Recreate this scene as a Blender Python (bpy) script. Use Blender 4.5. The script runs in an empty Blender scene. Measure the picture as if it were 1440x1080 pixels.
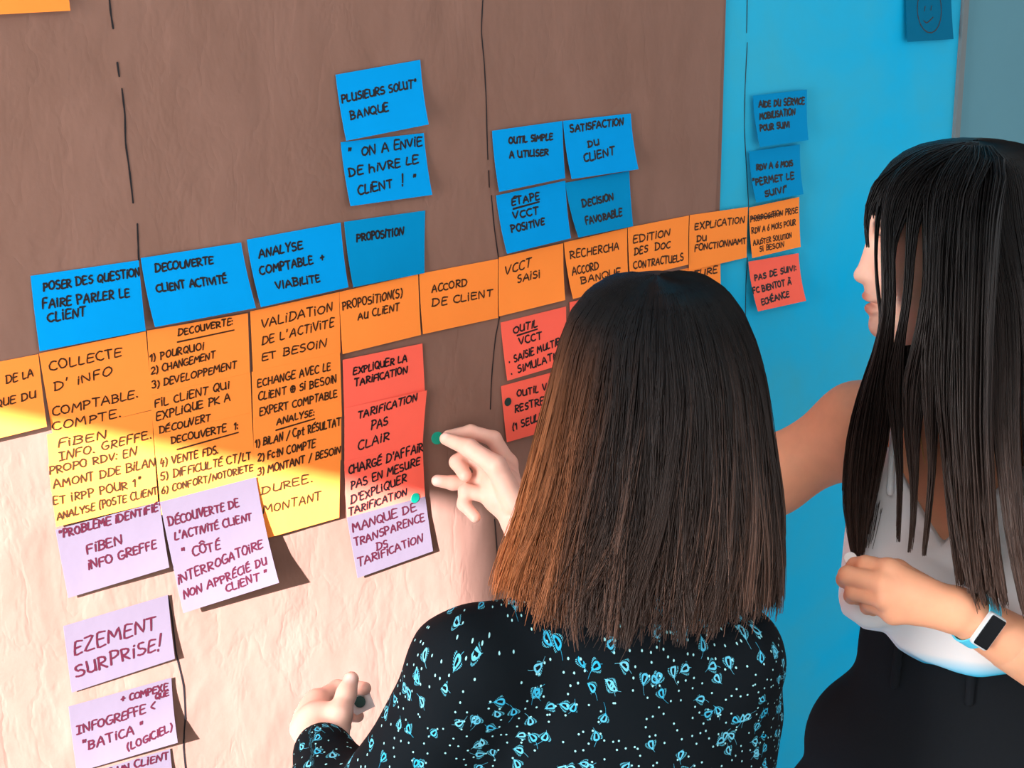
import bpy, math, random
import numpy as np
from mathutils import Vector, Matrix, noise as mnoise

random.seed(4)
rng = np.random.default_rng(4)
scene = bpy.context.scene
COL = scene.collection

# ------------------------------------------------------------------ camera
FPX = 1952.0                     # focal length in pixels of the 1440x1080 frame
CAM = np.array([0.0, -1.48, 1.93])   # the wall with the notes is the plane y = 0
_yaw, _pitch, _roll = (math.radians(a) for a in (38.347, 17.677, -1.6215))
fw = np.array([math.sin(_yaw) * math.cos(_pitch), math.cos(_yaw) * math.cos(_pitch), -math.sin(_pitch)])
_r = np.cross(fw, [0, 0, 1]); _r /= np.linalg.norm(_r)
_u = np.cross(_r, fw)
cr = _r * math.cos(_roll) + _u * math.sin(_roll)
cu = -_r * math.sin(_roll) + _u * math.cos(_roll)
cam_d = bpy.data.cameras.new('camera')
cam = bpy.data.objects.new('camera', cam_d)
COL.objects.link(cam)
cam_d.sensor_width = 36.0
cam_d.lens = 36.0 * FPX / 1440.0
cam_d.clip_start = 0.05
M = Matrix(((cr[0], cu[0], -fw[0], CAM[0]), (cr[1], cu[1], -fw[1], CAM[1]), (cr[2], cu[2], -fw[2], CAM[2]), (0, 0, 0, 1)))
cam.matrix_world = M
scene.camera = cam

# ------------------------------------------------------------------ light
scene.view_settings.view_transform = 'Standard'
scene.view_settings.look = 'None'
scene.view_settings.exposure = 0.0
scene.view_settings.gamma = 1.0
scene.view_settings.use_curve_mapping = False
world = bpy.data.worlds.new('world')
scene.world = world
world.use_nodes = True
world.node_tree.nodes['Background'].inputs[0].default_value = (0.97, 0.98, 1.0, 1)
world.node_tree.nodes['Background'].inputs[1].default_value = 1.33
sun_d = bpy.data.lights.new('sun', 'SUN')
sun_d.energy = 55.0
sun_d.color = (1.0, 0.97, 1.05)
sun_d.angle = math.radians(0.75)
sun = bpy.data.objects.new('sun', sun_d)
COL.objects.link(sun)
SUN = Vector((1.0, 0.40, -0.46)).normalized()       # from the window in the left wall
sun.rotation_euler = SUN.to_track_quat('-Z', 'Y').to_euler()
sun.location = (-4, -2, 4)
fill_d = bpy.data.lights.new('overhead_fill', 'AREA')  # unseen overhead fill added so the wall darkens downwards
fill_d.shape = 'RECTANGLE'; fill_d.size = 2.4; fill_d.size_y = 0.9
fill_d.energy = 21.0
fill_d.color = (1.0, 0.97, 0.93)
fill = bpy.data.objects.new('overhead_fill', fill_d)
COL.objects.link(fill)
fill.location = (0.2, -2.0, 2.70)
sky_d = bpy.data.lights.new('added_window_fill', 'AREA')      # area light added for the sky through the window, lifting faces and hands
sky_d.shape = 'RECTANGLE'; sky_d.size = 1.40; sky_d.size_y = 0.68
sky_d.energy = 74.0
sky_d.color = (1.0, 0.97, 0.95)
sky = bpy.data.objects.new('added_window_fill', sky_d)
COL.objects.link(sky)
sky.location = (-1.19, -0.575, 1.58)
sky.rotation_euler = (0, math.radians(-90), 0)


# ------------------------------------------------------------------ helpers
def ray(px, py):
    return fw + cr * (px - 720) / FPX + cu * (540 - py) / FPX


def on_wall(px, py, lift=0.0):
    """point of the plane y = -lift seen at a pixel of the 1440x1080 frame"""
    d = ray(px, py)
    t = (-lift - CAM[1]) / d[1]
    return CAM + d * t


def at(px, py, depth):
    """point at a forward distance from the camera"""
    return CAM + ray(px, py) * depth


def to_px(p):
    v = np.asarray(p, float) - CAM
    z = v @ fw
    return np.stack([720 + FPX * (v @ cr) / z, 540 - FPX * (v @ cu) / z], -1)


RH = np.array([cr[0], cr[1], 0]); RH /= np.linalg.norm(RH)      # right of the view, level
FH = np.array([fw[0], fw[1], 0]); FH /= np.linalg.norm(FH)      # forward of the view, level
UP = np.array([0, 0, 1.0])


def lin(r, g, b):
    f = lambda c: c / 12.92 if c <= 0.04045 else ((c + 0.055) / 1.055) ** 2.4
    return (f(r / 255), f(g / 255), f(b / 255), 1.0)


def mesh_obj(name, verts, faces, mat=None, parent=None, smooth=True):
    me = bpy.data.meshes.new(name)
    verts = np.asarray(verts, np.float32).reshape(-1, 3)
    if isinstance(faces, np.ndarray):
        n, k = faces.shape
        me.vertices.add(len(verts)); me.vertices.foreach_set('co', verts.ravel())
        me.loops.add(n * k); me.loops.foreach_set('vertex_index', faces.astype(np.int32).ravel())
        me.polygons.add(n); me.polygons.foreach_set('loop_start', np.arange(0, n * k, k, dtype=np.int32))
        me.update(calc_edges=True)
        me.validate()
    else:
        me.from_pydata([tuple(map(float, v)) for v in verts], [], faces)
    if smooth:
        me.polygons.foreach_set('use_smooth', [True] * len(me.polygons))
    me.update()
    o = bpy.data.objects.new(name, me)
    COL.objects.link(o)
    if mat:
        me.materials.append(mat)
    if parent:
        o.parent = parent
    return o


def tag(o, label=None, cat=None, group=None, kind=None):
    if label: o['label'] = label
    if cat: o['category'] = cat
    if group: o['group'] = group
    if kind: o['kind'] = kind
    return o


def boxes(name, bl, mat, parent=None):
    V, F = [], []
    for (x0, y0, z0, x1, y1, z1) in bl:
        b = len(V)
        V += [(x0, y0, z0), (x1, y0, z0), (x1, y1, z0), (x0, y1, z0), (x0, y0, z1), (x1, y0, z1), (x1, y1, z1), (x0, y1, z1)]
        F += [tuple(b + i for i in q) for q in ((0, 3, 2, 1), (4, 5, 6, 7), (0, 1, 5, 4), (1, 2, 6, 5), (2, 3, 7, 6), (3, 0, 4, 7))]
    return mesh_obj(name, V, F, mat, parent, smooth=False)


class NT:
    def __init__(self, name):
        self.m = bpy.data.materials.new(name)
        self.m.use_nodes = True
        self.t = self.m.node_tree
        self.b = self.t.nodes['Principled BSDF']

    def n(self, typ, **kw):
        nd = self.t.nodes.new(typ)
        for k, v in kw.items():
            setattr(nd, k, v)
        return nd

    def link(self, a, b):
        self.t.links.new(a, b)

    def val(self, sock, v):
        if hasattr(v, 'links'):
            self.link(v, sock)
        else:
            sock.default_value = v

    def math(self, op, a, b=None, c=None, clamp=False):
        nd = self.n('ShaderNodeMath', operation=op)
        nd.use_clamp = clamp
        self.val(nd.inputs[0], a)
        if b is not None: self.val(nd.inputs[1], b)
        if c is not None: self.val(nd.inputs[2], c)
        return nd.outputs[0]

    def mix(self, fac, a, b):
        nd = self.n('ShaderNodeMix', data_type='RGBA')
        self.val(nd.inputs[0], fac)
        self.val(nd.inputs[6], a)
        self.val(nd.inputs[7], b)
        return nd.outputs[2]

    def noise(self, vec, scale, detail=4, rough=0.55, dist=0.0):
        nd = self.n('ShaderNodeTexNoise')
        if vec is not None: self.link(vec, nd.inputs['Vector'])
        nd.inputs['Scale'].default_value = scale
        nd.inputs['Detail'].default_value = detail
        nd.inputs['Roughness'].default_value = rough
        nd.inputs['Distortion'].default_value = dist
        return nd.outputs['Fac']

    def obj(self):
        return self.n('ShaderNodeTexCoord').outputs['Object']

    def bump(self, h, strength, dist):
        nd = self.n('ShaderNodeBump')
        self.link(h, nd.inputs['Height'])
        nd.inputs['Strength'].default_value = strength
        nd.inputs['Distance'].default_value = dist
        self.link(nd.outputs[0], self.b.inputs['Normal'])


def mat_plain(name, col, rough=0.7, spec=0.3, noise_amt=0.0, scale=40.0, sheen=0.0, bump=None, metal=0.0):
    t = NT(name)
    c = col if len(col) == 4 else (*col, 1)
    t.b.inputs['Base Color'].default_value = c
    t.b.inputs['Roughness'].default_value = rough
    t.b.inputs['Specular IOR Level'].default_value = spec
    t.b.inputs['Sheen Weight'].default_value = sheen
    t.b.inputs['Metallic'].default_value = metal
    if noise_amt:
        f = t.noise(t.obj(), scale, 4)
        k0, k1 = 1 - noise_amt, 1 + noise_amt
        t.link(t.mix(f, (c[0] * k0, c[1] * k0, c[2] * k0, 1), (min(1, c[0] * k1), min(1, c[1] * k1), min(1, c[2] * k1), 1)), t.b.inputs['Base Color'])
    if bump:
        t.bump(t.noise(t.obj(), bump[0], 5), bump[1], bump[2])
    return t.m


# ------------------------------------------------------------------ setting
def mat_wall():
    t = NT('blue_painted_wall')
    o = t.obj()
    f = t.noise(o, 3.2, 5, 0.6, 0.4)
    mr = t.n('ShaderNodeMapRange'); mr.inputs[1].default_value = 0.3; mr.inputs[2].default_value = 0.72
    t.link(f, mr.inputs[0])
    t.link(t.mix(mr.outputs[0], (0.001, 0.42, 0.75, 1), (0.040, 0.40, 0.58, 1)), t.b.inputs['Base Color'])
    t.b.inputs['Roughness'].default_value = 0.8
    t.b.inputs['Specular IOR Level'].default_value = 0.06
    t.bump(t.noise(o, 22, 6, 0.6), 0.12, 0.006)
    return t.m


M_WALL = mat_wall()
M_WALLG = mat_plain('grey_blue_paint', (0.10, 0.25, 0.31), 0.8, 0.15, 0.06, 4)
M_TRIM = mat_plain('taupe_trim', (0.14, 0.17, 0.18), 0.7, 0.2)
M_FLOOR = mat_plain('grey_carpet', (0.16, 0.15, 0.14), 0.95, 0.1, 0.2, 120)
M_CEIL = mat_plain('white_ceiling', (0.75, 0.75, 0.74), 0.9, 0.1)
M_WHITE = mat_plain('white_frame', (0.7, 0.7, 0.7), 0.4, 0.4)

XT = float(on_wall(1344, 150)[0])          # the vertical strip that ends the blue part
XL, XR, YN, ZC = -1.2, 4.6, -4.4, 2.75
tag(boxes('floor', [(XL, YN, -0.05, XR, 0, 0.0)], M_FLOOR), kind='structure')
tag(boxes('wall_back', [(XL, 0, 0, XT, 0.12, ZC)], M_WALL), kind='structure')
tag(boxes('wall_right', [(XT, 0, 0, XR, 0.12, ZC)], M_WALLG), kind='structure')
tag(boxes('trim_1', [(XT - 0.006, -0.007, 0, XT + 0.009, 0.0, ZC)], M_TRIM), kind='structure')
tag(boxes('ceiling', [(XL - 0.12, YN, ZC, XR, 0.12, ZC + 0.08)], M_CEIL), kind='structure')
WY0, WY1, WZ0, WZ1 = -0.93, -0.22, 0.85, 2.228     # the opening the sun comes through
tag(boxes('wall_left', [(XL - 0.02, YN, 0, XL, WY0, ZC), (XL - 0.02, WY1, 0, XL, 0.12, ZC),
                        (XL - 0.02, WY0, 0, XL, WY1, WZ0), (XL - 0.02, WY0, WZ1, XL, WY1, ZC)], M_CEIL), kind='structure')
wf = 0.03
tag(boxes('window_1', [(XL - 0.03, WY0 - wf, WZ0 - wf, XL + 0.012, WY0, WZ1 + wf), (XL - 0.03, WY1, WZ0 - wf, XL + 0.012, WY1 + wf, WZ1 + wf),
                       (XL - 0.03, WY0, WZ0 - wf, XL + 0.03, WY1, WZ0), (XL - 0.03, WY0, WZ1, XL + 0.012, WY1, WZ1 + wf)], M_WHITE), kind='structure')


# kraft paper
def mat_paper():
    t = NT('kraft_paper')
    o = t.obj()
    mp = t.n('ShaderNodeMapping'); t.link(o, mp.inputs[0]); mp.inputs['Scale'].default_value = (1.6, 1, 0.8)
    f = t.noise(mp.outputs[0], 4.5, 7, 0.66, 0.3)
    t.link(t.mix(f, (0.160, 0.081, 0.056, 1), (0.268, 0.146, 0.112, 1)), t.b.inputs['Base Color'])
    t.b.inputs['Roughness'].default_value = 0.72
    t.b.inputs['Specular IOR Level'].default_value = 0.2
    big = t.noise(mp.outputs[0], 6, 3, 0.5, 0.35)
    ridg = t.math('ABSOLUTE', t.math('SUBTRACT', t.noise(mp.outputs[0], 7, 4, 0.6, 0.25), 0.5))
    crease = t.math('MULTIPLY', t.math('MINIMUM', ridg, 0.05), 1.2)
    fine = t.noise(o, 45, 4)
    h = t.math('ADD', t.math('ADD', big, crease), t.math('MULTIPLY', fine, 0.10))
    t.bump(h, 0.30, 0.012)
    return t.m


def paper_y(x, z):
    a = mnoise.fractal(Vector((x * 5.0, 3.1, z * 3.2)), 0.9, 2.1, 4)
    ri = 1 - abs(mnoise.noise(Vector((x * 9 + a, 7.7, z * 5))))
    y = -0.0040 - 0.0012 * a - 0.0008 * max(0, ri - 0.82) / 0.18
    return min(-0.0018, max(y, -0.0054))


def paper_sheet():
    pt, pb = on_wall(1018, 0, 0.004), on_wall(1006, 290, 0.004)
    x1 = lambda z: pt[0] + (pb[0] - pt[0]) * (z - pt[2]) / (pb[2] - pt[2])
    z0, z1, x0 = 0.45, 2.30, -0.75
    nx, nz = 220, 170
    V, F = [], []
    for j in range(nz + 1):
        z = z0 + (z1 - z0) * j / nz
        for i in range(nx + 1):
            x = x0 + (x1(max(z, 1.4)) - x0) * i / nx
            V.append((x, paper_y(x, z), z))
    for j in range(nz):
        for i in range(nx):
            a = j * (nx + 1) + i
            F.append((a, a + 1, a + nx + 2, a + nx + 1))
    # back face and rim so that the sheet has thickness
    b = len(V)
    V += [(v[0], -0.0008, v[2]) for v in (V[0], V[nx], V[b - 1], V[b - nx - 1])]
    F.append((b, b + 3, b + 2, b + 1))
    o = mesh_obj('brown_paper_sheet', V, F, mat_paper())
    return tag(o, 'large sheet of crumpled brown kraft paper covering the left part of the wall', 'paper')


PAPER = paper_sheet()


# ------------------------------------------------------------------ handwriting: a single-stroke alphabet
def arc(cx, cy, rx, ry, a0, a1, n=9):
    return [(cx + rx * math.cos(math.radians(a0 + (a1 - a0) * i / n)), cy + ry * math.sin(math.radians(a0 + (a1 - a0) * i / n))) for i in range(n + 1)]


G = {
    'A': (0.72, [[(0, 0), (0.36, 1), (0.72, 0)], [(0.12, 0.36), (0.62, 0.36)]]),
    'B': (0.62, [[(0.05, 0), (0.05, 1)], [(0, 0.98)] + arc(0.2, 0.76, 0.36, 0.24, 90, -90) + arc(0.2, 0.27, 0.42, 0.27, 90, -90) + [(0, 0)]]),
    'C': (0.6, [arc(0.38, 0.5, 0.38, 0.5, 60, 310, 12)]),
    'D': (0.68, [[(0.06, 0), (0.06, 1)], [(0, 0.98)] + arc(0.15, 0.5, 0.53, 0.5, 88, -88, 12) + [(0, 0.01)]]),
    'E': (0.55, [[(0.55, 0.97), (0.06, 1), (0.04, 0.0), (0.55, 0.02)], [(0.04, 0.52), (0.45, 0.54)]]),
    'F': (0.52, [[(0.52, 1), (0.05, 0.98), (0.03, 0)], [(0.04, 0.52), (0.42, 0.54)]]),
    'G': (0.66, [arc(0.38, 0.5, 0.38, 0.5, 60, 330, 12) + [(0.66, 0.42), (0.4, 0.42)]]),
    'H': (0.62, [[(0.03, 1), (0.03, 0)], [(0.6, 1), (0.6, 0)], [(0.03, 0.5), (0.6, 0.52)]]),
    'I': (0.12, [[(0.06, 0.72), (0.05, 0)], [(0.07, 0.98), (0.09, 0.93)]]),
    'i': (0.12, [[(0.06, 0.72), (0.05, 0)], [(0.07, 0.98), (0.09, 0.93)]]),
    '|': (0.5, [[(0.25, 1), (0.25, 0)], [(0, 1), (0.5, 1)], [(0, 0), (0.5, 0)]]),
    'J': (0.45, [[(0.42, 1), (0.42, 0.2)] + arc(0.22, 0.2, 0.2, 0.2, 0, -170, 6)]),
    'K': (0.6, [[(0.04, 1), (0.04, 0)], [(0.56, 1), (0.05, 0.45), (0.6, 0)]]),
    'L': (0.5, [[(0.06, 1), (0.02, 0.02), (0.5, 0.04)]]),
    'M': (0.8, [[(0, 0), (0.1, 1), (0.4, 0.35), (0.7, 1), (0.8, 0)]]),
    'N': (0.66, [[(0.02, 0), (0.06, 1), (0.58, 0), (0.64, 1)]]),
    'O': (0.7, [arc(0.35, 0.5, 0.35, 0.48, 95, 460, 14)]),
    'P': (0.58, [[(0.06, 0), (0.06, 1)], [(0, 0.96)] + arc(0.2, 0.72, 0.38, 0.27, 90, -90) + [(0.06, 0.44)]]),
    'Q': (0.7, [arc(0.35, 0.5, 0.35, 0.48, 95, 460, 14), [(0.42, 0.25), (0.72, -0.1)]]),
    'R': (0.62, [[(0.06, 0), (0.06, 1)], [(0, 0.96)] + arc(0.2, 0.74, 0.36, 0.25, 90, -90) + [(0.1, 0.48), (0.62, 0)]]),
    'S': (0.56, [arc(0.3, 0.75, 0.25, 0.24, 50, 250, 8) + arc(0.27, 0.26, 0.28, 0.26, 80, -140, 9)]),
    'T': (0.62, [[(0, 1), (0.62, 0.98)], [(0.32, 1), (0.3, 0)]]),
    'U': (0.64, [[(0.03, 1), (0.04, 0.3)] + arc(0.32, 0.3, 0.28, 0.3, 180, 360, 8) + [(0.62, 1), (0.64, 0)]]),
    'V': (0.62, [[(0, 1), (0.28, 0), (0.62, 1)]]),
    'W': (0.9, [[(0, 1), (0.22, 0), (0.45, 0.8), (0.66, 0), (0.9, 1)]]),
    'X': (0.62, [[(0, 1), (0.62, 0)], [(0.58, 1), (0.02, 0)]]),
    'Y': (0.62, [[(0, 1), (0.3, 0.5), (0.62, 1)], [(0.3, 0.5), (0.28, 0)]]),
    'Z': (0.6, [[(0.02, 1), (0.58, 0.98), (0, 0.02), (0.6, 0)]]),
    'h': (0.6, [[(0.05, 1), (0.02, 0)], [(0.03, 0.4)] + arc(0.26, 0.36, 0.22, 0.26, 170, 0, 6) + [(0.5, 0)]]),
    't': (0.4, [[(0.2, 1), (0.2, 0.1), (0.36, 0)], [(0, 0.68), (0.42, 0.7)]]),
    'p': (0.5, [[(0.05, 0.65), (0.03, -0.3)], arc(0.22, 0.36, 0.24, 0.28, 140, -180, 9)]),
    'c': (0.45, [arc(0.26, 0.32, 0.26, 0.32, 50, 310, 8)]),
    '1': (0.3, [[(0, 0.72), (0.22, 1), (0.2, 0)]]),
    '2': (0.55, [arc(0.27, 0.74, 0.26, 0.26, 160, -30, 8) + [(0.02, 0.02), (0.55, 0.03)]]),
    '3': (0.52, [arc(0.22, 0.76, 0.26, 0.24, 140, -80, 8) + arc(0.22, 0.27, 0.3, 0.27, 80, -140, 9)]),
    '4': (0.55, [[(0.15, 1), (0.02, 0.4), (0.5, 0.42)], [(0.42, 0.7), (0.36, -0.05)]]),
    '5': (0.52, [[(0.5, 1), (0.1, 1), (0.06, 0.58)] + arc(0.24, 0.3, 0.28, 0.3, 100, -140, 9)]),
    '6': (0.52, [[(0.42, 1), (0.12, 0.55)] + arc(0.28, 0.27, 0.24, 0.27, 160, 520, 12)]),
    ')': (0.25, [arc(-0.25, 0.45, 0.5, 0.75, 50, -50, 7)]),
    '(': (0.25, [arc(0.5, 0.45, 0.5, 0.75, 130, 230, 7)]),
    ':': (0.12, [[(0.05, 0.62), (0.07, 0.56)], [(0.05, 0.12), (0.07, 0.06)]]),
    '.': (0.12, [[(0.05, 0.04), (0.08, 0.0)]]),
    '·': (0.2, [[(0.05, 0.28), (0.09, 0.24), (0.06, 0.2)]]),
    '/': (0.4, [[(0.4, 1.1), (0, -0.15)]]),
    '+': (0.5, [[(0, 0.45), (0.5, 0.47)], [(0.26, 0.72), (0.24, 0.18)]]),
    '-': (0.4, [[(0, 0.5), (0.4, 0.52)]]),
    '<': (0.45, [[(0.45, 0.85), (0, 0.4), (0.42, 0.05)]]),
    "'": (0.14, [[(0.1, 1.1), (0.04, 0.82)]]),
    '"': (0.28, [[(0.06, 1.08), (0.02, 0.82)], [(0.24, 1.08), (0.2, 0.82)]]),
    '!': (0.25, [[(0.28, 1.35), (0.12, 0.3)], [(0.06, 0.02), (0.04, -0.08)]]),
    '°': (0.25, [arc(0.13, 0.95, 0.12, 0.13, 0, 360, 8)]),
    '@': (0.72, [arc(0.36, 0.45, 0.36, 0.45, 90, 450, 14), [(0.12, 0.45), (0.6, 0.47)], [(0.36, 0.75), (0.36, 0.15)]]),
}
ACC = {'É': ('E', [(0.2, 1.14), (0.48, 1.32)]), 'È': ('E', [(0.1, 1.32), (0.4, 1.14)]), 'Ô': ('O', [(0.1, 1.1), (0.36, 1.32), (0.62, 1.1)]), 'À': ('A', [(0.2, 1.3), (0.55, 1.18)]), 'Ï': ('I', [(-0.06, 1.2), (0.2, 1.22)]), 'Ê': ('E', [(0.05, 1.12), (0.3, 1.3), (0.55, 1.12)])}


def smooth_line(pts, sub=3):
    if len(pts) < 3:
        return pts
    out = []
    P = [pts[0]] + list(pts) + [pts[-1]]
    for i in range(1, len(P) - 2):
        p0, p1, p2, p3 = P[i - 1], P[i], P[i + 1], P[i + 2]
        for s in range(sub):
            t = s / sub
            # a tense spline: the pen rounds corners only slightly
            q = []
            for k in range(2):
                m1, m2 = 0.3 * (p2[k] - p0[k]), 0.3 * (p3[k] - p1[k])
                q.append((2 * t ** 3 - 3 * t * t + 1) * p1[k] + (t ** 3 - 2 * t * t + t) * m1 + (-2 * t ** 3 + 3 * t * t) * p2[k] + (t ** 3 - t * t) * m2)
            out.append(tuple(q))
    out.append(pts[-1])
    return out


def text_strokes(s):
    """strokes of a line of handwriting, cap height 1, with the jitter of a hand"""
    x, out = 0.0, []
    for ch in s:
        if ch == ' ':
            x += 0.5
            continue
        if ch in ACC:
            base, extra = ACC[ch]
            w, st = G[base]
            st = st + [extra]
        else:
            w, st = G[ch if ch in G else ch.upper()]
        sx, sy = random.uniform(0.9, 1.1), random.uniform(0.9, 1.1)
        sh, dy = random.uniform(-0.02, 0.14), random.uniform(-0.05, 0.05)
        for line in st:
            pts = [(x + sx * px + sh * py + random.uniform(-.025, .025), dy + sy * py + random.uniform(-.025, .025)) for px, py in line]
            out.append(smooth_line(pts))
        x += w * sx + 0.2 * random.uniform(0.8, 1.25)
    return out, max(x - 0.2, 0.1)


def ribbon(pts, w, V, F):
    """flat pen stroke in 2D, round ends; appends to V (2D) and F"""
    P = [np.array(p, float) for p in pts]
    Q = [P[0]]
    for p in P[1:]:
        if np.linalg.norm(p - Q[-1]) > w * 0.12:
            Q.append(p)
    if len(Q) < 2:
        Q.append(Q[0] + np.array([w * 0.3, 0]))
    n = len(Q)
    T = []
    for i in range(n):
        d = Q[min(i + 1, n - 1)] - Q[max(i - 1, 0)]
        l = np.linalg.norm(d)
        T.append(d / l if l > 1e-9 else np.array([1., 0]))
    h = w / 2
    rows = []
    for k, e in ((0, -1), (n - 1, 1)):
        t, nn = T[k], np.array([-T[k][1], T[k][0]])
        caps = [(Q[k] + e * t * h * math.sin(a) + nn * h * math.cos(a), Q[k] + e * t * h * math.sin(a) - nn * h * math.cos(a)) for a in (1.45, 0.8)]
        if e < 0: first = caps
        else: last = caps[::-1]
    mid = []
    for i in range(n):
        nn = np.array([-T[i][1], T[i][0]])
        ww = h * (1 + 0.13 * math.sin(i * 1.7 + n))
        mid.append((Q[i] + nn * ww, Q[i] - nn * ww))
    rows = first + mid + last
    b = len(V)
    for a, c in rows:
        V.append(a); V.append(c)
    for i in range(len(rows) - 1):
        F.append((b + 2 * i, b + 2 * i + 1, b + 2 * i + 3, b + 2 * i + 2))


# ------------------------------------------------------------------ sticky notes
def mat_note(name, c, sheen=0.0):
    t = NT(name)
    o = t.obj()
    f = t.noise(o, 14, 3)
    k0, k1 = 0.95, 1.05
    t.link(t.mix(f, (c[0] * k0, c[1] * k0, c[2] * k0, 1), (min(1, c[0] * k1), min(1, c[1] * k1), min(1, c[2] * k1), 1)), t.b.inputs['Base Color'])
    t.b.inputs['Roughness'].default_value = 0.8
    t.b.inputs['Specular IOR Level'].default_value = 0.05
    t.b.inputs['Sheen Weight'].default_value = sheen
    t.b.inputs['Sheen Roughness'].default_value = 0.6
    t.bump(t.noise(o, 30, 3), 0.08, 0.004)
    return t.m


M_BLUE = mat_note('blue_note_paper', (0.0, 0.29, 0.70))
M_ORANGE = mat_note('orange_note_paper', (0.97, 0.262, 0.046), 0.0)
M_CORAL = mat_note('coral_note_paper', (0.95, 0.135, 0.09))
M_CORAL_LIT = mat_note('sunlit_coral_note_paper', (0.122, 0.098, 0.124))  # coral paper with the sunlight put into its colour
M_BLUED = mat_note('deep_blue_note_paper', (0.0, 0.24, 0.52))
M_BLUE_SHADE = mat_note('shaded_blue_note_paper', (0.0, 0.13, 0.25))  # blue paper with shade put into its colour, for the smiley
M_INK = mat_plain('black_marker_ink', (0.012, 0.010, 0.012), 0.5, 0.2)
M_INKB = mat_plain('brown_black_marker_ink', (0.042, 0.018, 0.007), 0.6, 0.15)
M_INKR = mat_plain('wine_red_marker_ink', (0.052, 0.006, 0.014), 0.6, 0.15)


class Note:
    def __init__(self, name, label, mat, px, lines=(), layer=0, lift=(0.006, 0.006), top=(0, 0), ink=None, pen=2.0, group=None, pw=2.0, extra=()):
        """px: pixel corners TL TR BR BL; lift: how far bottom-left and bottom-right stand off; lines: (text, x0, y0, x1, y1, height)"""
        self.base = 0.0060 + 0.0006 * layer
        self.lift, self.top, self.pw = lift, top, pw
        lf = [self.base + top[0], self.base + top[1], self.base + lift[1], self.base + lift[0]]
        self.c = [on_wall(*p, l) for p, l in zip(px, lf)]
        self.px = [np.array(p, float) for p in px]
        n, m = 14, 12
        V, F = [], []
        th = 0.00025
        org = self.S(0.5, 0.0)
        self.org = org
        for side in (0, 1):
            for j in range(m + 1):
                for i in range(n + 1):
                    V.append(self.S(i / n, j / m, -th * side) - org)
        k = (n + 1) * (m + 1)
        for j in range(m):
            for i in range(n):
                a = j * (n + 1) + i
                F.append((a, a + n + 1, a + n + 2, a + 1))
                F.append((k + a, k + a + 1, k + a + n + 2, k + a + n + 1))
        for i in range(n):
            F.append((i, i + 1, k + i + 1, k + i))
            a = m * (n + 1) + i
            F.append((a + 1, a, k + a, k + a + 1))
        for j in range(m):
            a = j * (n + 1)
            F.append((a + n + 1, a, k + a, k + a + n + 1))
            a += n
            F.append((a, a + n + 1, k + a + n + 1, k + a))
        self.o = mesh_obj(name, V, F, mat)
        for q in range(2 * m * n, len(F)):
            self.o.data.polygons[q].use_smooth = False
        me = self.o.data
        shp = {k_ for q in range(2 * m * n, len(F)) for k_ in me.polygons[q].edge_keys}
        at_ = me.attributes.new('sharp_edge', 'BOOLEAN', 'EDGE')
        at_.data.foreach_set('value', [e.key in shp for e in me.edges])
        self.o.location = org
        tag(self.o, label, 'sticky note', group)
        if lines or extra:
            self.write(lines, ink or M_INK, pen, extra)

    def S(self, u, v, off=0.0):
        a, b, c, d = self.c
        p = (1 - v) * ((1 - u) * a + u * b) + v * ((1 - u) * d + u * c)
        tl = (1 - u) * self.top[0] + u * self.top[1]
        bl = (1 - u) * self.lift[0] + u * self.lift[1]
        y = self.base + tl * (1 - v) ** 2 + bl * v ** self.pw + off
        return np.array([p[0], -y, p[2]])

    def uv(self, x, y):
        """inverse bilinear in the picture of the note's four corners"""
        a, b, c, d = self.px
        u, v = 0.5, 0.5
        q = np.array([x, y], float)
        for _ in range(12):
            f = (1 - v) * ((1 - u) * a + u * b) + v * ((1 - u) * d + u * c) - q
            fu = (1 - v) * (b - a) + v * (c - d)
            fv = (1 - u) * (d - a) + u * (c - b)
            J = np.array([fu, fv]).T
            s = np.linalg.solve(J, -f)
            u += s[0]; v += s[1]
        return u, v

    def write(self, lines, ink, pen, extra=()):
        V, F = [], []
        wr = np.linalg.norm(self.c[1] - self.c[0])
        hr = np.linalg.norm(self.c[3] - self.c[0])
        hp = 0.5 * (np.linalg.norm(self.px[3] - self.px[0]) + np.linalg.norm(self.px[2] - self.px[1]))
        # note plane in metres: (u*wr, -v*hr)
        pw = pen * hr / hp

        def stroke(ptsuv):
            ribbon([(u * wr, -v * hr) for u, v in ptsuv], pw, V, F)
        for (s, x0, y0, x1, y1, h) in lines:
            u0, v0 = self.uv(x0, y0)
            u1, v1 = self.uv(x1, y1)
            hv = 0.86 * h / hp
            st, L = text_strokes(s)
            for pts in st:
                stroke([(u0 + (u1 - u0) * x / L, v0 + (v1 - v0) * x / L - y * hv) for x, y in pts])
        for pts in extra:
            stroke(smooth_line([self.uv(x, y) for x, y in pts]))
        W = []
        for p in V:
            u, v = p[0] / wr, -p[1] / hr
            W.append(self.S(min(max(u, -0.02), 1.02), min(max(v, -0.02), 1.02), 0.00035) - self.org)
        mesh_obj('handwriting', W, F, ink, self.o, smooth=False)


NOTES = {}
TL_OR = 'orange sticky notes in the row across the paper'
TL_BL = 'blue sticky notes'
TL_CO = 'coral sticky notes'
TL_LIT = 'coral sticky notes painted sunlit'


def note(key, *a, **k):
    NOTES[key] = Note('sticky_note', *a, **k)


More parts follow.
